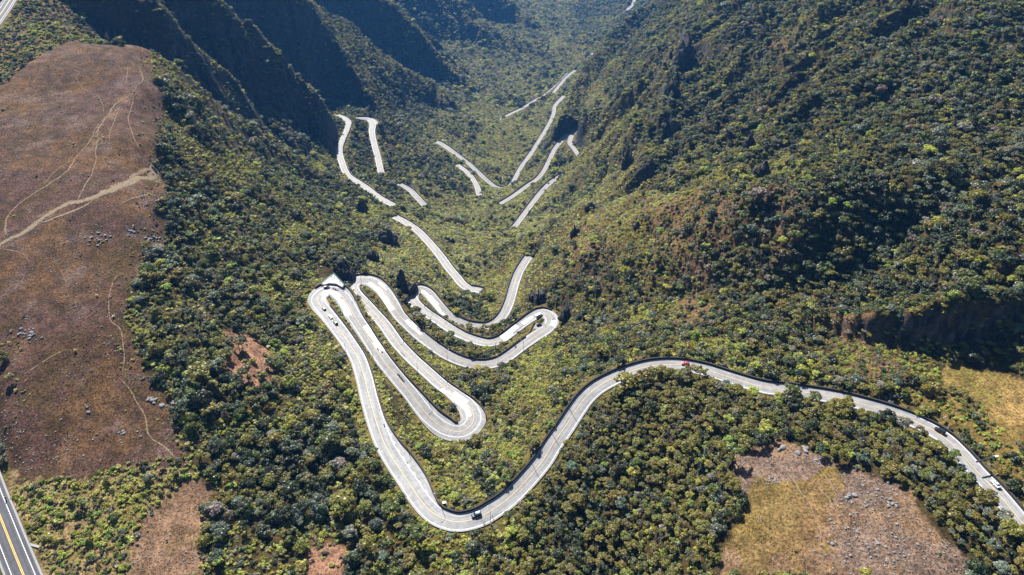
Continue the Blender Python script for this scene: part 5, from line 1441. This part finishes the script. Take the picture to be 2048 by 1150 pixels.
def car(kind, colour, loc, rz, pitch, label, cat='car', group='cars on the mountain road'):
    L, Wd, H, belt = {'hatch': (3.95, 1.72, 1.50, 0.92), 'suv': (4.45, 1.85, 1.70, 1.05), 'sedan': (4.4, 1.76, 1.45, 0.92), 'van': (5.4, 2.0, 2.35, 1.25)}[kind]
    e = empty('parked_car' if cat == 'parked' else ('van' if kind == 'van' else 'car'), loc); e.rotation_euler = (0, -pitch, rz)
    p = paint(colour); a = L / 2; w = Wd / 2
    # lower body: cross rings along the length
    xs = {'hatch': [(-1, .50, .80, .9), (-.93, .32, .92, .98), (-.5, .28, .94, 1), (.3, .28, .93, 1), (.75, .30, .84, .98), (.95, .36, .72, .92), (1, .45, .62, .82)],
          'sedan': [(-1, .48, .82, .88), (-.94, .32, .94, .97), (-.5, .28, .96, 1), (.3, .28, .94, 1), (.78, .30, .82, .98), (.95, .36, .70, .92), (1, .45, .60, .82)],
          'suv': [(-1, .55, .95, .9), (-.95, .40, 1.05, .98), (-.5, .34, 1.06, 1), (.35, .34, 1.05, 1), (.8, .36, .98, .98), (.96, .44, .86, .93), (1, .55, .74, .84)],
          'van': [(-1, .45, 1.2, .95), (-.97, .36, 1.26, 1), (-.4, .34, 1.27, 1), (.45, .34, 1.25, 1), (.78, .34, 1.12, 1), (.95, .38, .95, .95), (1, .5, .8, .86)]}[kind]
    rows = []
    for x, z0, z1, k in xs:
        ww = w * k; b = 0.10
        rows.append([(x * a, -ww + b, z0), (x * a, ww - b, z0), (x * a, ww, z0 + b), (x * a, ww, (z0 + z1) / 2), (x * a, ww - 0.04, z1 - 0.06), (x * a, ww - b * 1.4, z1), (x * a, -ww + b * 1.4, z1), (x * a, -ww + 0.04, z1 - 0.06), (x * a, -ww, (z0 + z1) / 2), (x * a, -ww, z0 + b)])
    v, f = loft(rows); body = add_obj('body', v, f, p, e)
    # glasshouse and roof
    prof = {'hatch': (-.95, -.80, .10, .42), 'sedan': (-.70, -.46, .08, .42), 'suv': (-.96, -.86, .12, .45), 'van': (-.985, -.97, .45, .80)}[kind]
    zb, zt = belt - 0.03, H
    wb, wt = w - 0.09, w - 0.24
    gv = [(prof[0] * a, -wb, zb), (prof[3] * a, -wb, zb), (prof[3] * a, wb, zb), (prof[0] * a, wb, zb), (prof[1] * a, -wt, zt - 0.05), (prof[2] * a, -wt, zt - 0.05), (prof[2] * a, wt, zt - 0.05), (prof[1] * a, wt, zt - 0.05)]
    gf = [(0, 3, 2, 1), (4, 5, 6, 7), (0, 1, 5, 4), (1, 2, 6, 5), (2, 3, 7, 6), (3, 0, 4, 7)]
    if kind == 'van':
        cab = add_obj('cabin', gv, gf, p, e)
        add_obj('windscreen', [(prof[3] * a + 0.02, -wb + .12, zb + .08), (prof[3] * a + 0.02, wb - .12, zb + .08), (prof[2] * a + 0.10, wt - .08, zt - 0.2), (prof[2] * a + 0.10, -wt + .08, zt - 0.2)], [(0, 1, 2, 3)], M['glass'], e)
        for s in (-1, 1):
            add_obj('side_window', [(.35 * a, s * (wb + .01), zb + .1), (.70 * a, s * (wb + .01), zb + .1), (.48 * a, s * (wt + .06), zt - .35), (.35 * a, s * (wt + .06), zt - .35)], [(0, 1, 2, 3)], M['glass'], e)
    else:
        add_obj('glasshouse', gv, gf, M['glass'], e)
    rb = MB()
    r0, r1 = prof[1] * a - 0.05, prof[2] * a + 0.05
    rv, rf = loft([[(x, -wt - .03, zt - .08), (x, wt + .03, zt - .08), (x, wt - .05, zt - .01 + dz), (x, 0, zt + 0.02 + dz), (x, -wt + .05, zt - .01 + dz)] for x, dz in ((r0, -.04), (r0 + .25, 0), (r1 - .3, 0), (r1, -.05))])
    add_obj('roof', rv, rf, p, e)
    for sx in (-.62, .62):
        for s in (-1, 1):
            rad = 0.36 if kind in ('suv', 'van') else 0.31
            n_ = 14; ring = [(math.cos(2 * PI * k / n_), math.sin(2 * PI * k / n_)) for k in range(n_)]
            cx = sx * a
            tv, tf = loft([[(cx + c * rr, s * y, rad + d * rr) for c, d in ring] for y, rr in ((w - .22, rad * .9), (w - .2, rad), (w - .02, rad), (w + .01, rad * .9))])
            ty = add_obj('wheel', tv, tf, M['tyre'], e)
            rv2, rf2 = loft([[(cx + c * rr, s * y, rad + d * rr) for c, d in ring] for y, rr in ((w - .05, rad * .6), (w + .02, rad * .58), (w + .03, rad * .2))])
            add_obj('rim', rv2, rf2, M['rim'], ty)
    zl = xs[-2][2] - 0.10
    for s in (-1, 1):
        MB().box((.965 * a, s * w * .66, zl), (.12, .34, .14)).build('headlight', M['lens'], e)
        MB().box((-.975 * a, s * w * .72, xs[1][2] - .16), (.1, .26, .2)).build('tail_light', M['redlens'], e)
        MB().box((prof[3] * a - .15, s * (w + .06), belt + .06), (.16, .18, .12)).build('mirror', p, e)
    MB().box((.985 * a, 0, .46), (.12, w * 1.3, .14)).build('bumper', M['trim'], e)
    MB().box((-.985 * a, 0, .50), (.12, w * 1.3, .14)).build('bumper', M['trim'], e)
    tag(e, label, 'van' if kind == 'van' else 'car', group)
    return e
def put_car(kind, colour, k, u, v, flip, label, **kw):
    x, y, z, a, gr = on_road(k, u, v)
    return car(kind, colour, (x, y, z), a + (PI if flip else 0), -gr if flip else gr, label, **kw)
put_car('suv', 'blue', 'a', 953, 1029, False, 'dark blue car rounding the lowest bend beside the parapet')
put_car('suv', 'black', 'a', 1880, 861, False, 'black car on the upper road behind the stony clearing')
put_car('sedan', 'silver', 'a', 1992, 968, False, 'silver car on the upper road near the right edge')
put_car('hatch', 'red', 'a', 1371, 727, False, 'red car half hidden by trees at the top of the upper road curve')
put_car('van', 'white', 'a', 1080, 632, True, 'white van turning through the right hairpin')
put_car('sedan', 'white', 'a', 661, 633, False, 'white car, middle one of three in a row beside the planted island')
put_car('hatch', 'grey', 'a', 648, 617, False, 'dark grey car, first of three in a row beside the planted island')
put_car('suv', 'green', 'a', 671, 645, False, 'dark green car, last of three in a row beside the planted island')
put_car('hatch', 'black', 'a', 653, 574, False, 'dark car parked at the wall of the fenced lookout')
put_car('hatch', 'black', 'f', 1097, 366, False, 'black car on the leg climbing right in the valley middle')
put_car('sedan', 'grey', 'f', 1090, 380, True, 'grey car following the black car in the valley middle')
# black car parked on the bay by the right hairpin
P = pz(1078, 649, -314.0); car('hatch', 'black', (P[0], P[1], -314.5), 0.2, 0, 'black car parked on the paved bay inside the right hairpin')

# ------------------------------------------------------------------ motorcycles and people
M['skin'] = mat('skin', (0.38, 0.22, 0.15), 0.6, var=0.08)
def cloth(c, key):
    if key not in M: M[key] = mat('cloth_' + key, c, 0.9, var=0.15, scale=6)
    return M[key]
CL = {'navy': (0.02, 0.03, 0.07), 'black': (0.02, 0.02, 0.022), 'red': (0.35, 0.03, 0.03), 'white': (0.7, 0.7, 0.68), 'denim': (0.06, 0.09, 0.16), 'olive': (0.10, 0.10, 0.05)}
PERSON_CACHE = {}
def person_mesh(pose, top, legs):
    key = (pose, top, legs)
    if key in PERSON_CACHE: return PERSON_CACHE[key]
    sit = pose == 'ride'
    J = {'pel': (0, 0, .92, .15), 'wai': (.01, 0, 1.08, .13), 'che': (.02, 0, 1.30, .16), 'nek': (.02, 0, 1.48, .065), 'hd1': (.03, 0, 1.60, .095), 'hd2': (.03, 0, 1.72, .085)}
    E = [('pel', 'wai'), ('wai', 'che'), ('che', 'nek'), ('nek', 'hd1'), ('hd1', 'hd2')]
    for s, t in ((1, 'l'), (-1, 'r')):
        if pose == 'walk': kn, an, to = (.12 * s, .1 * s, .50), (.05 if s > 0 else -.25, .1 * s, .09), (.18 if s > 0 else -.12, .1 * s, .04)
        elif sit: kn, an, to = (.40, .22 * s, .86), (.20, .24 * s, .48), (.36, .24 * s, .44)
        else: kn, an, to = (.02, .11 * s, .50), (0, .12 * s, .09), (.16, .13 * s, .04)
        J.update({'hip' + t: (0, .10 * s, .88, .10), 'kn' + t: kn + (.065,), 'an' + t: an + (.045,), 'to' + t: to + (.04,)})
        if sit: el, ha = (.28, .27 * s, 1.18), (.52, .28 * s, 1.12)
        elif pose == 'walk': el, ha = (-.10 * s, .25 * s, 1.14), (.12 - .14 * s, .24 * s, .92)
        else: el, ha = (-.02, .26 * s, 1.14), (.06, .27 * s, .90)
        J.update({'sh' + t: (.02, .19 * s, 1.40, .065), 'el' + t: el + (.045,), 'ha' + t: ha + (.038,)})
        E += [('pel', 'hip' + t), ('hip' + t, 'kn' + t), ('kn' + t, 'an' + t), ('an' + t, 'to' + t), ('che', 'sh' + t), ('sh' + t, 'el' + t), ('el' + t, 'ha' + t)]
    names = list(J); me = bpy.data.meshes.new('body_frame')
    me.from_pydata([J[n_][:3] for n_ in names], [(names.index(a), names.index(b)) for a, b in E], [])
    tmp = bpy.data.objects.new('body_frame', me); COL.objects.link(tmp)
    tmp.modifiers.new('skin', 'SKIN'); sub = tmp.modifiers.new('sub', 'SUBSURF'); sub.levels = 1; sub.render_levels = 1
    if not me.skin_vertices: bpy.context.view_layer.update()
    for i, n_ in enumerate(names):
        me.skin_vertices[0].data[i].radius = (J[n_][3], J[n_][3]); me.skin_vertices[0].data[i].use_root = n_ == 'pel'
    dg = bpy.context.evaluated_depsgraph_get()
    out = bpy.data.meshes.new_from_object(tmp.evaluated_get(dg)); out.name = 'body'
    bpy.data.objects.remove(tmp); bpy.data.meshes.remove(me)
    out.materials.clear()
    for q in (M['skin'], cloth(CL[top], top), cloth(CL[legs], legs), cloth(CL['black'], 'black')): out.materials.append(q)
    for pl in out.polygons:
        x, y, z = pl.center
        if z > 1.50: k = 3 if (sit or z > 1.70 or x < -0.0) else 0
        elif z > .98 or (sit and abs(y) > .2 and z > .95): k = 1
        elif z < .10: k = 3
        else: k = 2
        if not sit and abs(y) > .2 and z < .95: k = 0
        pl.material_index = k; pl.use_smooth = True
    PERSON_CACHE[key] = out
    return out
def person(loc, rz, pose, top, legs, label, group=None):
    o = bpy.data.objects.new('person', person_mesh(pose, top, legs)); COL.objects.link(o)
    o.location = loc; o.rotation_euler = (0, 0, rz); tag(o, label, 'person', group); return o
def motorbike(loc, rz, colour, label, group=None, lean=0.0):
    e = empty('motorcycle', loc, rz); e.rotation_euler = (lean, 0, rz)
    for x in (-.68, .72):
        n_ = 14; ring = [(math.cos(2 * PI * k / n_), math.sin(2 * PI * k / n_)) for k in range(n_)]
        v, f = loft([[(x + c * r, y, .32 + d * r) for c, d in ring] for y, r in ((-.06, .28), (-.05, .32), (.05, .32), (.06, .28))])
        w_ = add_obj('wheel', v, f, M['tyre'], e)
        v, f = loft([[(x + c * r, y, .32 + d * r) for c, d in ring] for y, r in ((-.07, .17), (.07, .17))]); add_obj('rim', v, f, M['rim'], w_)
    MB().tube([(-.68, 0, .34), (-.2, 0, .42), (.2, 0, .5), (.45, 0, .8)], [.05, .16, .15, .06], 8).build('engine_frame', M['trim'], e)
    MB().tube([(.72, 0, .34), (.52, 0, .78), (.45, 0, .98)], [.05, .045, .04], 6).build('fork', M['steel'], e)
    MB().tube([(-.02, 0, .80), (.22, 0, .86), (.42, 0, .80)], [.10, .17, .08], 8).build('fuel_tank', paint(colour), e)
    MB().tube([(-.85, 0, .86), (-.5, 0, .80), (-.05, 0, .78)], [.06, .14, .11], 8).build('seat', M['trim'], e)
    MB().tube([(.42, -.36, 1.04), (.47, 0, .98), (.42, .36, 1.04)], .025, 6).build('handlebar', M['steel'], e)
    MB().box((.60, 0, .90), (.14, .2, .18)).build('headlight', M['lens'], e)
    tag(e, label, 'motorcycle', group); return e
def bikes(k, spots, words, riders=False, group=None):
    for j, (u, v, c, who) in enumerate(spots):
        x, y, z, a, gr = on_road(k, u, v)
        motorbike((x, y, z), a + (0.5 if not riders else 0), c, '%s motorcycle %s' % (c, who), group, 0.0 if riders else 0.12)
        if riders: person((x - .22 * math.cos(a), y - .22 * math.sin(a), z - .06), a, 'ride', 'black', 'denim', 'rider in dark clothes on the motorcycle ' + words)
bikes('a', [(756, 696, 'black', 'nearest the lookout of the two by the wall of the second leg'), (763, 701, 'blue', 'second of the two by the wall of the second leg')], '', False, 'motorcycles by the wall of the second leg')
bikes('a', [(797, 748, 'black', 'first of four in a row along the second leg'), (800, 751, 'red', 'second of four in a row along the second leg'), (803, 755, 'blue', 'third of four in a row along the second leg'), (806, 759, 'grey', 'last of four in a row along the second leg')], '', False, 'motorcycles in a row on the second leg')
bikes('a', [(668, 576, 'black', 'parked left at the lookout wall'), (673, 579, 'grey', 'parked right at the lookout wall')], '', False, 'motorcycles at the lookout wall')
bikes('a', [(768, 849, 'grey', 'ridden up the leg above the lay-by')], 'above the lay-by', True)
bikes('a', [(1031, 692, 'black', 'ridden along the long sweep towards the right hairpin')], 'on the long sweep', True)
bikes('s', [(11, 996, 'white', 'ridden on the highway at lower left')], 'on the highway', True)
for u, v, t, l, ps, lb in [(987, 1036, 'navy', 'black', 'walk', 'person in dark clothes walking on the edge of the lowest bend'), (800, 707, 'white', 'denim', 'stand', 'person in white standing at the edge of the third leg'), (803, 710, 'navy', 'black', 'stand', 'person in navy standing in the middle of the group on the third leg'),
                        (806, 713, 'red', 'denim', 'walk', 'person in red at the right of the group on the third leg'), (852, 612, 'black', 'black', 'stand', 'person in black standing under the wall after the third left hairpin')]:
    x, y, z, a, gr = on_road('a', u, v); person((x, y, z), a, ps, t, l, lb)

# ------------------------------------------------------------------ lookout terrace with its green railing
M['green'] = mat('green_paint', (0.02, 0.16, 0.11), 0.5, var=0.15)
M['deck'] = mat('white_paving', (0.27, 0.267, 0.26), 0.6, var=0.1, scale=0.7)
zt = -271.5
corner = [pz(u, v, zt) for u, v in [(641, 568), (656, 555), (668, 547), (679, 559), (689, 569), (685, 574), (672, 567), (658, 566), (648, 569)]]
lk = empty('lookout_terrace', (corner[2][0], corner[2][1] - 6, zt))
off = np.array(lk.location)
n_ = len(corner); dv = [tuple(p - off) for p in corner] + [tuple(p - off - np.array([0, 0, 6.0])) for p in corner]
df = [tuple(range(n_)), tuple(reversed(range(n_, 2 * n_)))] + [(i, i + n_, (i + 1) % n_ + n_, (i + 1) % n_) for i in range(n_)]
o = add_obj('deck', dv, df, M['deck'], lk); bm = bmesh.new(); bm.from_mesh(o.data); bmesh.ops.recalc_face_normals(bm, faces=bm.faces); bm.to_mesh(o.data); bm.free()
for a, b in zip(corner[:6], corner[1:6]):
    a, b = a - off, b - off; L = np.linalg.norm(b - a); k = max(2, int(L / 1.6))
    for i in range(k):
        q = a + (b - a) * i / k; MB().box((q[0], q[1], q[2] + .6), (.12, .12, 1.25)).build('railing_post', M['green'], lk)
    for hh in (.35, .75, 1.15):
        MB().tube([a + np.array([0, 0, hh]), b + np.array([0, 0, hh])], .06, 5).build('rail', M['green'], lk)
tag(lk, 'white paved lookout terrace with green railing at the first left hairpin', 'lookout')
for i, (u, v, t) in enumerate([(664, 557, 'red'), (669, 556, 'navy'), (674, 561, 'black'), (680, 566, 'navy')]):
    P = pz(u, v, zt); person((P[0], P[1], zt), 1.2 + i, 'stand', t, 'denim', 'visitor in %s standing on the white lookout terrace, %s of four' % (t, ('leftmost', 'second', 'third', 'rightmost')[i]))

# ------------------------------------------------------------------ roadside fittings
P = hit(1980, 931)
e = empty('cantilever_mast', (P[0], P[1], P[2]), math.radians(196))
MB().box((0, 0, .3), (.9, .9, .8), 0, .8).build('footing', M['kerb'], e)
MB().tube([(0, 0, 0), (0, 0, 5.6)], [.2, .16], 8).build('post', M['green'], e)
MB().box((4.7, 0, 5.5), (9.6, .55, .5)).build('beam', M['trim'], e)
MB().box((-.3, 0, 5.55), (1.5, .7, .6)).build('end_box', M['white'], e)
tag(e, 'dark overhead beam on a post reaching over the upper road', 'mast')
P = hit(1885, 842)
e = empty('roadside_sign', (P[0], P[1], P[2]), 0.5)
for s in (-.7, .7): MB().tube([(s, 0, -.2), (s, 0, 2.4)], .06, 6).build('post', M['steel'], e)
MB().box((0, 0, 1.9), (2.2, .08, 1.3)).build('panel', M['white'], e)
tag(e, 'white roadside sign behind the parapet by the black car', 'sign')
P = hit(889, 1010)
e = empty('utility_cabinet', (P[0], P[1], P[2] - .1), 0.15)
MB().box((0, 0, .15), (1.6, 1.1, .4)).build('plinth', M['kerb'], e)
MB().box((0, 0, 1.15), (1.4, .9, 1.7)).build('housing', M['rim'], e)
MB().box((-.36, -.47, 1.15), (.64, .04, 1.5)).build('door', M['green'], e); MB().box((.36, -.47, 1.15), (.64, .04, 1.5)).build('door', M['green'], e)
MB().box((0, 0, 2.04), (1.6, 1.1, .12)).build('roof', M['white'], e)
tag(e, 'small grey-green utility cabinet inside the lowest bend', 'cabinet')
P = hit(66, 1091)
o = MB().box((0, 0, 0), (6.5, .9, .5)).build('drain_channel', M['kerb']); o.location = (P[0], P[1], P[2] + .1); o.rotation_euler = (0, 0, -.25)
tag(o, 'short pale concrete drain leading off the highway shoulder', 'drain', kind='thing')
